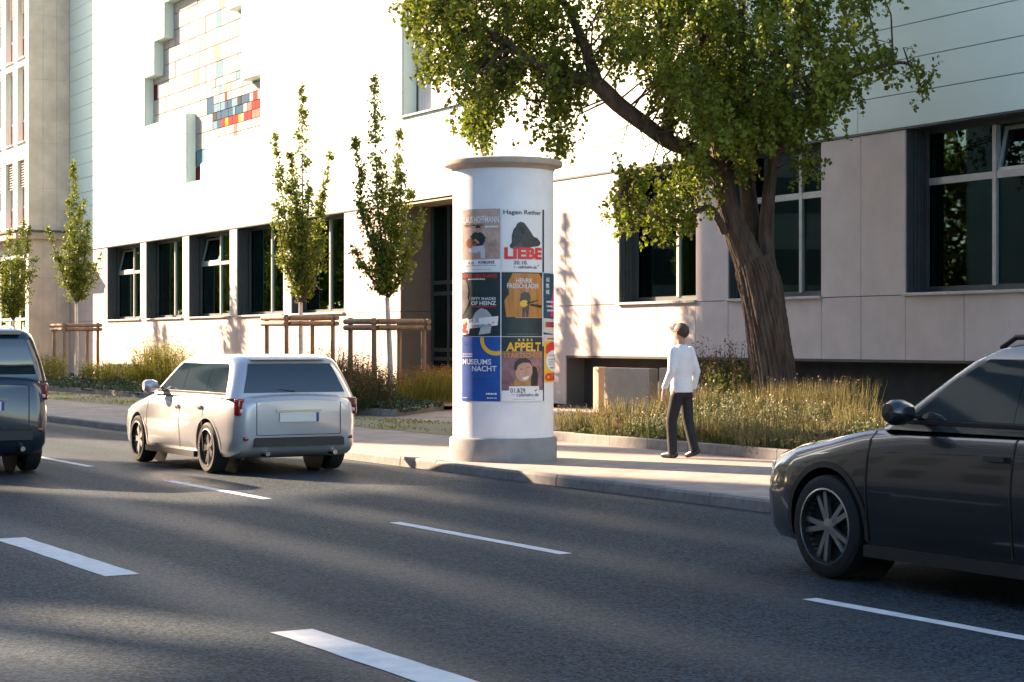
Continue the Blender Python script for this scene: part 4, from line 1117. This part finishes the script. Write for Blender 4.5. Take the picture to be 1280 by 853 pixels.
# a few feathery reed heads before the plinth
# left bed: rust and lavender clumps behind the white car, then yellow grass, low evergreen cover at the edge
for i, (px, Y, hh, rr) in enumerate(((372, 42.0, 1.12, .5), (392, 41.6, 1.25, .55), (412, 41.8, 1.3, .55), (432, 41.2, 1.28, .55), (452, 40.6, 1.15, .5), (468, 40.2, .95, .45), (402, 40.4, .95, .5), (440, 39.8, .85, .5), (355, 42.8, 1.0, .5))):
    p = at(px, 500, Y); p.z = zz_
    clump('flowering_sage', 'bushy rust and green flowering clump with upright spikes by the stakes', 'plant', p, rr, hh, 330, 900, 900, M_g1 if i % 3 else M_fr, M_g1, M_fr if i % 2 else M_fs, 'spiky flowering clumps by the stakes', .14, .035, .06, .005, .32)
for (px, Y, hh) in ((512, 42.6, .72), (528, 43.0, .85), (545, 42.8, .95), (558, 43.4, .9), (572, 43.2, .9), (588, 43.2, .8)):
    p = at(px, 500, Y); p.z = zz_
    clump('yellow_fountain_grass', 'glowing yellow grass with curled seed heads before the entrance', 'plant', p, .34, hh, 620, 0, 340, M_g3, M_g3, M_fr, 'yellow grasses before the entrance', .30, .04, .05, .004, .12)
for (px, Y, hh) in ((190, 60.5, 1.5), (205, 60.0, 1.7), (218, 59.4, 1.3), (150, 62, .9), (122, 63, .9), (175, 61, .8), (240, 58.5, 1.0), (60, 66, 1.2)):
    p = at(px, 500, Y); p.z = zz_
    clump('golden_bush', 'golden-green bushy perennial before the lit wall panels', 'plant', p, .55, hh, 220, 1100, 300, M_horn, M_g3, M_fw, 'golden perennials before the panels', .16, .05, .085, .008, .3)
# low evergreen cover
def cover(name, pts, n, hmax, m, sz):
    poly = pts; xs = [q[0] for q in pts]; ys = [q[1] for q in pts]
    c = []
    while len(c) < n:
        x = random.uniform(min(xs), max(xs)); y = random.uniform(min(ys), max(ys))
        if not in_poly(x, y, poly): continue
        hh = hmax * (.55 + .45 * math.sin(x * 2.1 + y) * math.sin(y * 2.7 + 1 + x * .7))
        w = r2w(x, y, zz_ + max(.03, random.uniform(.2, 1) * hh)); c.append(tuple(w))
    c = np.array(c)
    o = link(name, np_mesh(name, leaf_cards(c, prg.uniform(.7, 1.3, n) * sz, -.4, .5), 4), m)
    return o
o = cover('evergreen_ground_cover', [(-52, 5.7), (-15.3, 5.75), (-14.9, 6.2), (-18.1, 8.7), (-22, 8.6), (-52, 8.8)], 26000, .34, M_g4, .085)
tag(o, 'low dark evergreen ground cover spilling over the bed kerb', 'ground cover', None, 'stuff')
o = cover('meadow_undergrowth', [(-5.8, 3.98), (6, 3.98), (6, 9.5), (-5.8, 9.5)], 14000, .30, M_g1, .07)
tag(o, 'dense green undergrowth below the meadow plants', 'ground cover', None, 'stuff')
# moss and grass in the cobble joints
n = 5200
mx_ = prg.uniform(-40, -7, n); my_ = prg.uniform(3.35, 5.6, n)
keep = (np.sin(mx_ * 1.7 + my_ * 2.1) + np.sin(mx_ * .63 - my_ * 3.0) + prg.normal(0, .5, n)) > .1
pts_ = np.array([tuple(r2w(a_, b_, PV + .02)) for a_, b_ in zip(mx_[keep], my_[keep])])
o = link('joint_moss', np_mesh('joint_moss', leaf_cards(pts_, prg.uniform(.03, .07, len(pts_)), -.6, .5), 4), M_g3)
tag(o, 'thin grass and moss growing in the cobble joints', 'moss', None, 'stuff')
# ================================================================ cars (modelled at rest)
M_tyre = mat('tyre_rubber', (0.012, 0.012, 0.013), 0.8, var=.2, vscale=20)
M_rimm = mat('alloy_rim', (0.45, 0.46, 0.47), 0.3, metal=.9)
M_cglass = mat('tinted_car_glass', (0.010, 0.022, 0.028), 0.03, spec=.8, coat=1.0)
M_trim = mat('black_car_trim', (0.014, 0.014, 0.015), 0.55)
M_tail = mat('tail_lamp', (0.20, 0.008, 0.008), 0.12, coat=1)
M_lamp = mat('head_lamp', (0.55, 0.57, 0.60), 0.08, coat=1)
M_plate = mat('number_plate', (0.66, 0.66, 0.64), 0.4)
M_wp = mat('silver_white_car_paint', (0.50, 0.51, 0.53), 0.32, coat=1.0, metal=.45)
M_chrome = mat('chrome_strip', (0.6, 0.6, 0.6), 0.12, metal=1.0)
M_blue = mat('plate_band', (0.01, 0.03, 0.25), 0.4)
M_bp = mat('black_car_paint', (0.012, 0.014, 0.017), 0.25, coat=1.0)
M_np = mat('navy_car_paint', (0.010, 0.024, 0.040), 0.25, coat=1.0)
def evaluated(o):
    bpy.context.view_layer.update()
    dg = bpy.context.evaluated_depsgraph_get()
    me = bpy.data.meshes.new_from_object(o.evaluated_get(dg))
    return me
def car(name, label, cat, x, y, kx, ky, kz, paint, wr=.32, van=0.0, rails=False):
    c = thing(name, label, cat, r2w(x, y, 0.004), RA + math.pi)
    ST = [(2.15, .44, .60, .50), (2.135, .33, .665, .64), (2.08, .25, .715, .755), (1.95, .21, .765, .83), (1.7, .19, .83, .872), (1.35, .18, .89, .89), (1.0, .18, .95, .90), (.6, .18, .97, .902), (0, .18, .98, .905), (-.6, .18, .99, .905),
          (-1.2, .18, 1.0, .90), (-1.6, .19, 1.0, .885), (-1.85, .21, .995, .86), (-2.02, .26, .98, .82), (-2.11, .32, .95, .765), (-2.15, .40, .90, .70)]
    ST = [(a*kx, b_*kz**.5, t_*kz, w*ky) for a, b_, t_, w in ST]
    def prof(zb, zt, w):
        h = zt - zb
        half = [(0, zb), (.78*w, zb), (.92*w, zb+.03*h), (.97*w, zb+.12*h), (.985*w, zb+.30*h), (w, zb+.52*h), (.992*w, zb+.66*h), (.975*w, zb+.80*h), (.945*w, zb+.91*h), (.88*w, zb+.975*h), (.70*w, zt+.005), (.38*w, zt+.02), (0, zt+.025)]
        return half
    vs = []; n = None
    for (xx, zb, zt, w) in ST:
        hp = prof(zb, zt, w); loop = [(xx, yy, z) for yy, z in hp] + [(xx, -yy, z) for yy, z in hp[-2:0:-1]]
        n = len(loop); vs += loop
    fs = [(i*n+k, i*n+(k+1) % n, (i+1)*n+(k+1) % n, (i+1)*n+k) for i in range(len(ST)-1) for k in range(n)]
    fs += [tuple(range(n)), tuple(reversed([(len(ST)-1)*n+k for k in range(n)]))]
    body = MB().add(vs, fs).build('body', paint, c, 32)
    # wheel arches cut out of the shell
    ax = (1.33*kx, -1.30*kx); yw = .905*ky
    cut = MB()
    for a in ax:
        for s in (-1, 1): cut.lathe([(0.0001, s*yw*.62), (wr*1.17, s*yw*.62), (wr*1.17, s*(yw+.1)), (0.0001, s*(yw+.1))], 32, 'y', (a, 0, wr))
    co = cut.build('arch_cutter', M_trim, c)
    bpy.context.view_layer.update()
    md = body.modifiers.new('cut', 'BOOLEAN'); md.object = co; md.operation = 'DIFFERENCE'; md.solver = 'EXACT'
    me = evaluated(body); body.modifiers.clear(); body.data = me
    me.polygons.foreach_set('use_smooth', [True]*len(me.polygons)); me.set_sharp_from_angle(angle=R(32))
    bpy.data.objects.remove(co)
    # greenhouse
    RG = [(.95, .90, -2.04, .845), (1.0, .80, -2.02, .835), (1.13, .60, -1.97 - van*.06, .79), (1.26, .40, -1.91 - van*.1, .745), (1.36, .23, -1.85 - van*.14, .71), (1.43, .06, -1.77 - van*.18, .675), (1.468, -.12, -1.66 - van*.22, .62), (1.49, -.40, -1.45 - van*.2, .50)]
    RG = [(z*kz, f*kx, r_*kx, w*ky) for z, f, r_, w in RG]
    def ring(z, xf, xr, w, rad=.16):
        pts = []
        for (cx_, cy_, a0) in ((xf-rad, w-rad, 0), (xr+rad, w-rad, 90), (xr+rad, -w+rad, 180), (xf-rad, -w+rad, 270)):
            for k in range(6):
                t = R(a0 + 90*k/5) ; pts.append((cx_ + rad*math.sin(R(90)-t) if False else cx_ + rad*math.cos(t), cy_ + rad*math.sin(t), z))
        return pts
    vs = []
    for (z, f, r_, w) in RG: 
        lp = ring(z, f, r_, w); n2 = len(lp); vs += lp
    fs = [(i*n2+k, i*n2+(k+1) % n2, (i+1)*n2+(k+1) % n2, (i+1)*n2+k) for i in range(len(RG)-1) for k in range(n2)]
    fs.append(tuple((len(RG)-1)*n2+k for k in range(n2)))
    roof = MB().add(vs, fs).build('cabin', paint, c, 40)
    def rg(z):
        for a, b_ in zip(RG[:-1], RG[1:]):
            if a[0] <= z <= b_[0]:
                t = (z-a[0])/(b_[0]-a[0]); return tuple(a[i]*(1-t)+b_[i]*t for i in range(1, 4))
        return RG[-1][1:]
    zl, zh = 1.02*kz, 1.375*kz
    NZ = 7
    def strip(name, fn, nu=2):
        vs = []; fs = []
        for i in range(NZ+1):
            z = zl + (zh-zl)*i/NZ
            for k in range(nu+1): vs.append(fn(k/nu, z))
        for i in range(NZ):
            for k in range(nu): fs.append((i*(nu+1)+k, i*(nu+1)+k+1, (i+1)*(nu+1)+k+1, (i+1)*(nu+1)+k))
        return MB().add(vs, fs).build(name, M_cglass, c, 60)
    e = .006
    for s in (-1, 1):
        def side(xa, xb):
            def fn(u, z):
                f, r_, w = rg(z)
                lo = max(r_ + .20, xb) ; hi = min(f - .20, xa)
                return (hi*(1-u) + lo*u, s*(w + e), z)
            return fn
        strip('side_window', side(9, -.30*kx)); strip('side_window', side(-.38*kx, -1.12*kx)); strip('side_window', side(-1.20*kx, -9))
    for s in (-1, 1):
        for xa, xb in ((-.30*kx, -.38*kx), (-1.12*kx, -1.20*kx)):
            strip('pillar_trim', (lambda xa=xa, xb=xb, s=s: (lambda u, z: (xa*(1-u)+xb*u, s*(rg(z)[2] + e - .002), z)))())
    strip('windscreen', lambda u, z: (rg(z)[0] + e, (rg(z)[2]-.15)*(1-2*u), z), 4)
    strip('rear_window', lambda u, z: (rg(z)[1] - e, (rg(z)[2]-.15)*(1-2*u), z), 4)
    # seams, handles, mirrors
    def sect(xx):
        for a, b_ in zip(ST[:-1], ST[1:]):
            if b_[0] <= xx <= a[0]:
                t = (a[0]-xx)/(a[0]-b_[0]); return prof(*[a[i]*(1-t)+b_[i]*t for i in (1, 2, 3)])
    for s in (-1, 1):
        for xx in (.92*kx, -.34*kx, -1.16*kx):
            hp = sect(xx)[3:10]
            vs = []
            for (yy, z) in hp: vs += [(xx-.008, s*(yy+.004), z), (xx+.008, s*(yy+.004), z)]
            MB().add(vs, [(2*k, 2*k+1, 2*k+3, 2*k+2) for k in range(len(hp)-1)]).build('door_seam', M_trim, c)
        for xx in (-.22*kx, -1.04*kx):
            yy = sect(xx)[7][0]; z = sect(xx)[7][1]
            MB().box(xx-.09, xx+.09, min(s*yy, s*(yy+.035)), max(s*yy, s*(yy+.035)), z-.015, z+.015).build('door_handle', paint, c)
        f, r_, w = rg(1.02*kz)
        MB().lathe([(0, -.10), (.06, -.095), (.085, -.03), (.085, .05), (.06, .09), (0, .095)], 14, 'y', (f - .28, s*(w + .17), 1.06*kz)).build('wing_mirror', paint, c, 50)
        MB().box(f - .30, f - .26, min(s*(w-.02), s*(w+.1)), max(s*(w-.02), s*(w+.1)), 1.02*kz, 1.04*kz).build('mirror_arm', M_trim, c)
        # waistline strip, wheel-arch lips
        vs = []
        zs_ = zl - .018*kz
        for k in range(15):
            f, r_, w = rg(zs_); xx = (f - .18) + (r_ + .18 - f + .18)*k/14
            vs += [(xx, s*(w + .010), zs_ - .012), (xx, s*(w + .010), zs_ + .012)]
        MB().add(vs, [(2*k, 2*k+2, 2*k+3, 2*k+1) for k in range(14)]).build('window_trim', M_trim, c)
        for a in ax:
            vs = []
            for k in range(21):
                t = R(-8 + 196*k/20)
                for rr in (wr*1.15, wr*1.27):
                    xx, z = a + rr*math.cos(t), wr + rr*math.sin(t)
                    hp = sect(max(-2.14*kx, min(2.14*kx, xx)))[1:10]
                    yy = max(h_[0] for h_ in hp)
                    for (y0_, z0_), (y1_, z1_) in zip(hp[:-1], hp[1:]):
                        if z0_ <= z <= z1_: yy = y0_ + (y1_-y0_)*(z-z0_)/max(1e-6, z1_-z0_)
                    vs.append((xx, s*(yy + .006), max(z, .2*kz)))
            MB().add(vs, [(2*k, 2*k+1, 2*k+3, 2*k+2) for k in range(20)]).build('arch_lip', M_trim if rails else paint, c, 60)
        # side sill trim and lamps
        MB().box(-.92*kx, .92*kx, min(s*.86*ky, s*.915*ky), max(s*.86*ky, s*.915*ky), .185*kz**.5, .26*kz**.5).build('sill_trim', M_trim, c)
        def lamp(nm, m, xx, yy, z, dx, dy, dz, rot):
            bm = bmesh.new(); bmesh.ops.create_cube(bm, size=1)
            for v in bm.verts: v.co = (v.co.x*dx, v.co.y*dy, v.co.z*dz)
            bmesh.ops.bevel(bm, geom=bm.edges[:], offset=min(dx, dy, dz)*.3, segments=3, affect='EDGES', profile=.6)
            me = bpy.data.meshes.new(nm); bm.to_mesh(me); bm.free()
            me.polygons.foreach_set('use_smooth', [True]*len(me.polygons))
            o = link(nm, me, m, c, (xx, yy, z), rot); return o
        lamp('tail_light', M_tail, -2.055*kx, s*.72*ky, .845*kz, .09, .20, .21, R(24*s)); lamp('indicator_lens', M_lamp, -2.066*kx, s*.715*ky, .80*kz, .085, .15, .045, R(24*s))
        lamp('headlight', M_lamp, 1.975*kx, s*.66*ky, .655*kz, .16, .24, .10, R(-30*s))
        lamp('rear_reflector', M_tail, -2.115*kx, s*.62*ky, .46*kz, .05, .22, .045, R(12*s))
        if rails:
            MB().tube([(.02*kx, s*.60*ky, 1.44*kz), (-.1*kx, s*.60*ky, 1.50*kz), (-1.4*kx, s*.58*ky, 1.50*kz), (-1.55*kx, s*.58*ky, 1.45*kz)], .018, 8).build('roof_rail', M_trim, c, 50)
    MB().box(-2.168*kx, -2.12*kx, -.26, .26, .66*kz, .66*kz+.11).build('number_plate', M_plate, c)
    MB().box(-2.170*kx, -2.14*kx, -.26, -.225, .66*kz, .66*kz+.11).build('plate_band', M_blue, c)
    MB().box(-2.166*kx, -2.13*kx, -.30, .30, .66*kz+.125, .66*kz+.15).build('chrome_strip', M_chrome, c)
    for yy in (-.48*ky, .42*ky): MB().tube([(-2.17*kx, yy, .27*kz), (-1.9*kx, yy, .27*kz)], .03, 12).build('exhaust_pipe', M_chrome, c, 40)
    MB().cham(-2.18*kx, -2.08*kx, -.60*ky, .60*ky, .36*kz, .47*kz, .02).build('rear_bumper_trim', M_trim, c)
    xb_ = -2.153*kx
    for yy in (-.56*ky, .56*ky): MB().box(xb_, xb_ + .02, yy - .005, yy + .005, .50*kz, .90*kz).build('tailgate_seam', M_trim, c)
    MB().box(xb_, xb_ + .02, -.56*ky, .56*ky, .495*kz, .503*kz).build('tailgate_seam', M_trim, c)
    MB().tube([(rg(1.04*kz)[1] - .015, .0, 1.03*kz), (rg(1.12*kz)[1] - .012, .34*ky, 1.07*kz)], .008, 6).build('wiper', M_trim, c)
    MB().box(rg(1.4*kz)[1] - .05, rg(1.4*kz)[1] + .2, -.5*ky, .5*ky, 1.425*kz, 1.445*kz).build('roof_spoiler', paint, c)
    MB().box(2.10*kx, 2.155*kx, -.42*ky, .42*ky, .40*kz, .53*kz).build('grille', M_trim, c)
    # wheels
    for a in ax:
        for s in (-1, 1):
            yc = s*(yw - .115)
            w_ = MB().lathe([(wr*.69, -.10), (wr*.90, -.105), (wr*.985, -.085), (wr, -.05), (wr, .05), (wr*.985, .085), (wr*.90, .105), (wr*.69, .10)], 40, 'y', (0, 0, 0), closed=True).build('wheel', M_tyre, c, 40, (a, yc, wr))
            rm = MB().lathe([(wr*.75, -.104), (wr*.72, -.108), (wr*.69, -.05), (wr*.69, .05), (wr*.72, .108), (wr*.75, .104)], 36, 'y')
            for k in range(10):
                t = 2*math.pi*k/10 + .3 + (.16 if k % 2 else -.16)*.9
                d = Vector((math.cos(t), 0, math.sin(t))); q = Vector((-math.sin(t), 0, math.cos(t)))
                yo = s*.07
                pts = []
                for r0, hw in ((.03, .020), (wr*.70, .017)):
                    for g in (-1, 1): pts += [tuple(d*r0 + q*hw*g + Vector((0, yo, 0))), tuple(d*r0 + q*hw*g + Vector((0, yo - s*.03, 0)))]
                rm.add(pts, [(0, 2, 6, 4), (1, 5, 7, 3), (0, 4, 5, 1), (2, 3, 7, 6), (4, 6, 7, 5)])
            rm.lathe([(0.0001, s*.075), (.055, s*.07), (.055, s*.03)], 20, 'y')
            rm.build('rim', M_rimm, w_, 40)
            MB().lathe([(0.0001, s*.01), (wr*.69, s*.01)], 24, 'y').build('brake_disc', M_trim, w_)
            MB().lathe([(0.0001, 0), (wr*1.16, 0)], 28, 'y', (a, s*(yw*.62 + .004), wr)).build('wheel_well', M_trim, c)
    return c
car('hatchback_car', 'silver-white hatchback in the lane beside the kerb, rear towards the advertising column', 'car', -4.2, -1.86, 1.0, 1.0, 1.0, M_wp)
car('sport_utility_car', 'black high-roofed car passing close by the big tree, front wheel beside the bed', 'car', 10.75, -1.92, 1.08, 1.03, 1.12, M_bp, .36, .6, True)
car('estate_car', 'dark navy high-roofed car in the lane by the wide centre dashes', 'car', -5.95, -5.35, 1.08, 1.02, 1.22, M_np, .35, 1.0, True)

# ================================================================ the walking person
pp = ground(852, 573, PV)
per = thing('person', 'person in white long-sleeved shirt and dark trousers walking away along the bed kerb', 'person', (pp.x, pp.y, PV), RA + math.pi + R(14))
M_skin = mat('skin', (0.42, 0.24, 0.17), 0.55, var=.06, vscale=8)
M_shirt = mat('white_shirt', (0.66, 0.68, 0.72), 0.85, var=.05, vscale=6, bump=1.0, bscale=7, stretch=(1, 1, 1.8))
M_trous = mat('dark_trousers', (0.012, 0.013, 0.018), 0.85, var=.3, vscale=8, bump=.4, bscale=10)
M_hair = mat('brown_hair', (0.05, 0.03, 0.018), 0.6, var=.4, vscale=30, bump=.6, bscale=60)
M_shoe = mat('black_shoe', (0.012, 0.011, 0.011), 0.4)
def blend(name, rings, limbs, m, parent, vox=.012, it=5):
    """one continuous surface grown from stacked elliptical rings and tapered limbs (voxel remesh)"""
    b = MB()
    for st in rings:
        n = 24; vs = []
        for (x, y, z, rx, ry) in st:
            vs += [(x + rx*math.cos(2*math.pi*k/n), y + ry*math.sin(2*math.pi*k/n), z) for k in range(n)]
        fs = [(i*n+k, i*n+(k+1) % n, (i+1)*n+(k+1) % n, (i+1)*n+k) for i in range(len(st)-1) for k in range(n)]
        fs += [tuple(reversed(range(n))), tuple((len(st)-1)*n+k for k in range(n))]
        b.add(vs, fs)
    for pts in limbs:
        for (p, q) in zip(pts[:-1], pts[1:]): b.tube([p[:3], q[:3]], [p[3], q[3]], 14)
        for p in pts:
            r = p[3]; b.lathe([(r*math.sin(math.pi*j/8) + 1e-5, -r*math.cos(math.pi*j/8)) for j in range(9)], 14, 'z', p[:3])
    o = b.build(name, m, None)
    md = o.modifiers.new('remesh', 'REMESH'); md.mode = 'VOXEL'; md.voxel_size = vox
    sm = o.modifiers.new('smooth', 'SMOOTH'); sm.iterations = it; sm.factor = .5
    me2 = evaluated(o); bpy.data.objects.remove(o)
    me2.polygons.foreach_set('use_smooth', [True]*len(me2.polygons))
    if not me2.materials: me2.materials.append(m)
    return link(name, me2, m, parent)
def hand(wx, wy, wz, s, dx):
    L_ = [[(wx, wy, wz, .026), (wx + dx*.4, wy, wz - .05, .027), (wx + dx*.6, wy, wz - .085, .024)]]
    for ox, ln in ((-.024, .060), (-.008, .074), (.009, .078), (.025, .066)):
        L_.append([(wx + ox + dx*.6, wy, wz - .085, .0105), (wx + ox*1.15 + dx, wy + s*.008, wz - .085 - ln*.5, .0095), (wx + ox*1.2 + dx*1.5, wy + s*.022, wz - .085 - ln, .008)])
    L_.append([(wx + .020, wy, wz - .02, .012), (wx + .045 + dx*.4, wy + s*.014, wz - .055, .0105), (wx + .050 + dx*.6, wy + s*.022, wz - .085, .009)])
    return L_
blend('body', [[(.0, 0, .90, .09, .13), (0, 0, 1.10, .085, .125), (0, 0, 1.30, .10, .15), (0, 0, 1.43, .075, .11), (0, 0, 1.48, .055, .058), (.012, 0, 1.56, .055, .055), (.03, 0, 1.585, .075, .062)],
     [(.032, 0, 1.545, .03, .03), (.032, 0, 1.565, .066, .055), (.026, 0, 1.60, .088, .066), (.018, 0, 1.65, .098, .076), (.012, 0, 1.70, .096, .077), (.008, 0, 1.735, .078, .064), (.005, 0, 1.757, .045, .038)]],
    [[(.10, 0, 1.655, .012), (.118, 0, 1.625, .014)], [(.01, .078, 1.655, .016), (.008, .080, 1.625, .013)], [(.01, -.078, 1.655, .016), (.008, -.080, 1.625, .013)],
     [(0, -.17, 1.41, .05), (-.06, -.225, 1.14, .042), (.0, -.245, .90, .028)], [(0, .17, 1.41, .05), (-.03, .232, 1.14, .042), (.09, .235, .91, .028)],
     [(0, -.09, .88, .085), (-.02, -.10, .50, .055), (-.14, -.10, .12, .038)], [(0, .09, .88, .085), (.09, .10, .50, .055), (.07, .10, .09, .038)]]
    + hand(.0, -.245, .90, 1, .012) + hand(.09, .235, .91, -1, .03), M_skin, per, .0075, 3)
for s in (-1, 1): MB().lathe([(0, -.006), (.011, -.004), (.012, .002), (0, .006)], 10, 'y', (.108, s*.031, 1.668)).build('eye', I_black, per, 60)
MB().box(.095, .104, -.024, .024, 1.585, 1.591).build('mouth', mat('lips', (.35, .12, .1), .5), per)
# short hair, longer at the back
vs = []; fs = []; nu, nv = 32, 14
for j in range(nv + 1):
    th = R(3 + 146 * j / nv)
    for k in range(nu):
        a = 2*math.pi*k/nu
        back = .5 - .5*math.cos(a)
        t = th * (.56 + .44*back)
        rr = 1 + .02*math.sin(9*a + j) + random.uniform(-.025, .025)
        vs.append((.002 + .112*math.sin(t)*math.cos(a)*rr, .090*math.sin(t)*math.sin(a)*rr, 1.672 + .104*math.cos(t)*rr))
for j in range(nv):
    for k in range(nu): fs.append((j*nu+k, j*nu+(k+1) % nu, (j+1)*nu+(k+1) % nu, (j+1)*nu+k))
fs.append(tuple(range(nu)))
MB().add(vs, fs).build('hair', M_hair, per, 70)
blend('shirt', [[(0, 0, .865, .135, .175), (0, 0, .93, .132, .172), (0, 0, 1.06, .118, .160), (0, 0, 1.20, .125, .175), (0, 0, 1.34, .128, .190), (0, 0, 1.42, .105, .165), (0, 0, 1.465, .078, .10), (.004, 0, 1.495, .066, .070)]],
    [[(0, -.165, 1.405, .070), (-.062, -.225, 1.14, .056), (.0, -.245, .925, .040)], [(0, .165, 1.405, .070), (-.03, .234, 1.14, .056), (.088, .236, .935, .040)]], M_shirt, per, .011, 4)
blend('trousers', [[(0, 0, .80, .122, .168), (0, 0, .88, .128, .170), (0, 0, .96, .118, .155)]],
    [[(0, -.088, .82, .092), (-.02, -.10, .50, .074), (-.14, -.10, .10, .060)], [(0, .088, .82, .092), (.09, .10, .50, .074), (.07, .10, .06, .060)]], M_trous, per, .011, 4)
blend('shoe', [], [[(.03, .10, .050, .046), (.12, .10, .046, .045), (.23, .105, .034, .034)]], M_shoe, per, .009, 3)
blend('shoe', [], [[(-.18, -.10, .095, .045), (-.10, -.10, .065, .045), (-.01, -.10, .035, .034)]], M_shoe, per, .009, 3)
# ================================================================ unseen blocks across the street, shaped to shade the road and leave sun patches
M_off = mat('across_street_render', (0.46, 0.41, 0.35), 0.85, var=0.1, vscale=1.2)
M_offw = mat('across_street_window', (0.03, 0.04, 0.045), 0.2)
QX, QY = SY, -SX                 # across the sun direction, towards the building
def slab(q0, q1, s0, s1, spans, label, storeys=True):
    cq = (q0 + q1) / 2
    o = thing('shade_block', label, 'building', (SX * s0 + QX * cq, SY * s0 + QY * cq, 0), math.atan2(SY, SX), 'shade blocks across the street')
    w = (q1 - q0) / 2
    for h0, h1 in spans:
        MB().box(0, s1 - s0, -w, w, h0, h1).build('wall', M_off, o)
        z = max(h0, .1) + .9
        while storeys and z + 1.6 < h1:
            MB().box(-.02, -.001, -w + .3, w - .3, z, z + 1.5).build('window_band', M_offw, o)
            z += 3.0
    for (h0, _), (_, h1) in zip(spans[1:], spans[:-1]):
        for q in (-w + .12, w - .12): MB().box(.1, .3, q - .1, q + .1, h1, h0).build('column', M_off, o)  # slim props across the slots of the added screens
    return o
S0 = 60.0
slab(-26, 6.2, S0, S0 + 10, [(0, 42)], 'tall tan unseen block with window bands, shading the road')
tw_ = slab(6.3, 8.4, S0, S0 + .12, [(0, 22.6), (23.5, 42)], 'slim thin screen with a slot high up, added to cast sun spots', False)  # added unseen screen; its slot throws the sun spots on the near road
MB().box(.02, .1, -.28, .28, 22.6, 23.5).build('slot_divider', M_off, tw_)  # splits the slot so it casts two separate sun spots
slab(8.3, 13.9, S0, S0 + 10, [(0, 42)], 'tall tan unseen block shading the road beside the slotted screen')
slab(13.9, 18.4, S0, S0 + .3, [(0, 18.9), (20.75, 40)], 'thin slotted screen added to cast a sun patch on the road', False)  # added unseen screen with a slot for the sun patch behind the hatchback
slab(22.2, 23.6, S0, S0 + 10, [(0, 42)], 'narrow tan shade tower added beside the gap that lights the advertising column')  # added to bound the sun gap at the advertising column
slab(23.6, 27.7, S0, S0 + 10, [(0, 19.5)], 'mid height tan block added, kept low to let sun reach the big tree')  # kept low so sun reaches the tree and bed
slab(27.7, 34.5, S0, S0 + 10, [(0, 42)], 'broad tan tower shading the right end of the long building')
# terrace behind the camera
for i in range(7):
    x = -20 + i * 14
    p = r2w(x, -19)
    o = thing('terrace_house', 'plain terrace house behind the near pavement', 'building', (p.x, p.y, 0), RA, 'terrace behind the near pavement')
    MB().box(-7, 6.98, -10, 0, 0, 9 + (i % 3) * .5).build('wall', M_off, o)
    for s in range(3):
        for k in range(5):
            MB().box(-6 + k * 2.6, -4.7 + k * 2.6, 0.001, .03, 1.2 + s * 2.8, 2.9 + s * 2.8).build('window', M_offw, o)

# row of street trees far down the opposite side (seen only mirrored in the windows)
def lime_tree():
    t = thing('lime_tree', 'round-crowned street tree down the opposite pavement', 'tree', (0, 0, 0), 0, 'street trees down the opposite pavement')
    MB().tube([(0, 0, -.1), (.05, 0, 2.5), (0, .1, 6)], [.22, .17, .08], 10).build('trunk', M_twig, t)
    n = 7000
    d = RNG.normal(size=(n, 3)); d /= np.linalg.norm(d, axis=1, keepdims=True)
    r = RNG.uniform(.35, 1, n) ** .5
    c = d * r[:, None] * np.array([3.6, 3.6, 4.2]) * (1 + .16 * np.sin(d[:, :1] * 7 + d[:, 1:2] * 5)) + np.array([0, 0, 7.0])
    tag(link('crown', np_mesh('crown', leaf_cards(c, RNG.uniform(.22, .42, n), .1, .9), 4), M_horn, t), kind='stuff')
    return t
lt = lime_tree()
for i in range(8):
    q = 36.3 + i * 4.2
    o = lt if i == 0 else copy_tree(lt)
    Yf = (q - 14.55) / .502; s = SX * (25.05 - .5375 * Yf) + SY * Yf + 33
    o.location = (SX * s + QX * q, SY * s + QY * q, 0); o.rotation_euler = (0, 0, i * 1.3); o.scale = (1, 1, .92 + .05 * (i % 3))
for q, s in ((16.6, 72), (20.6, 75), (18.5, 84)):  # added trees cover the bright sky gap mirrored in the right window
    o = copy_tree(lt); o.location = (SX * s + QX * q, SY * s + QY * q, 0); o.rotation_euler = (0, 0, q); o.scale = (1, 1, 1)
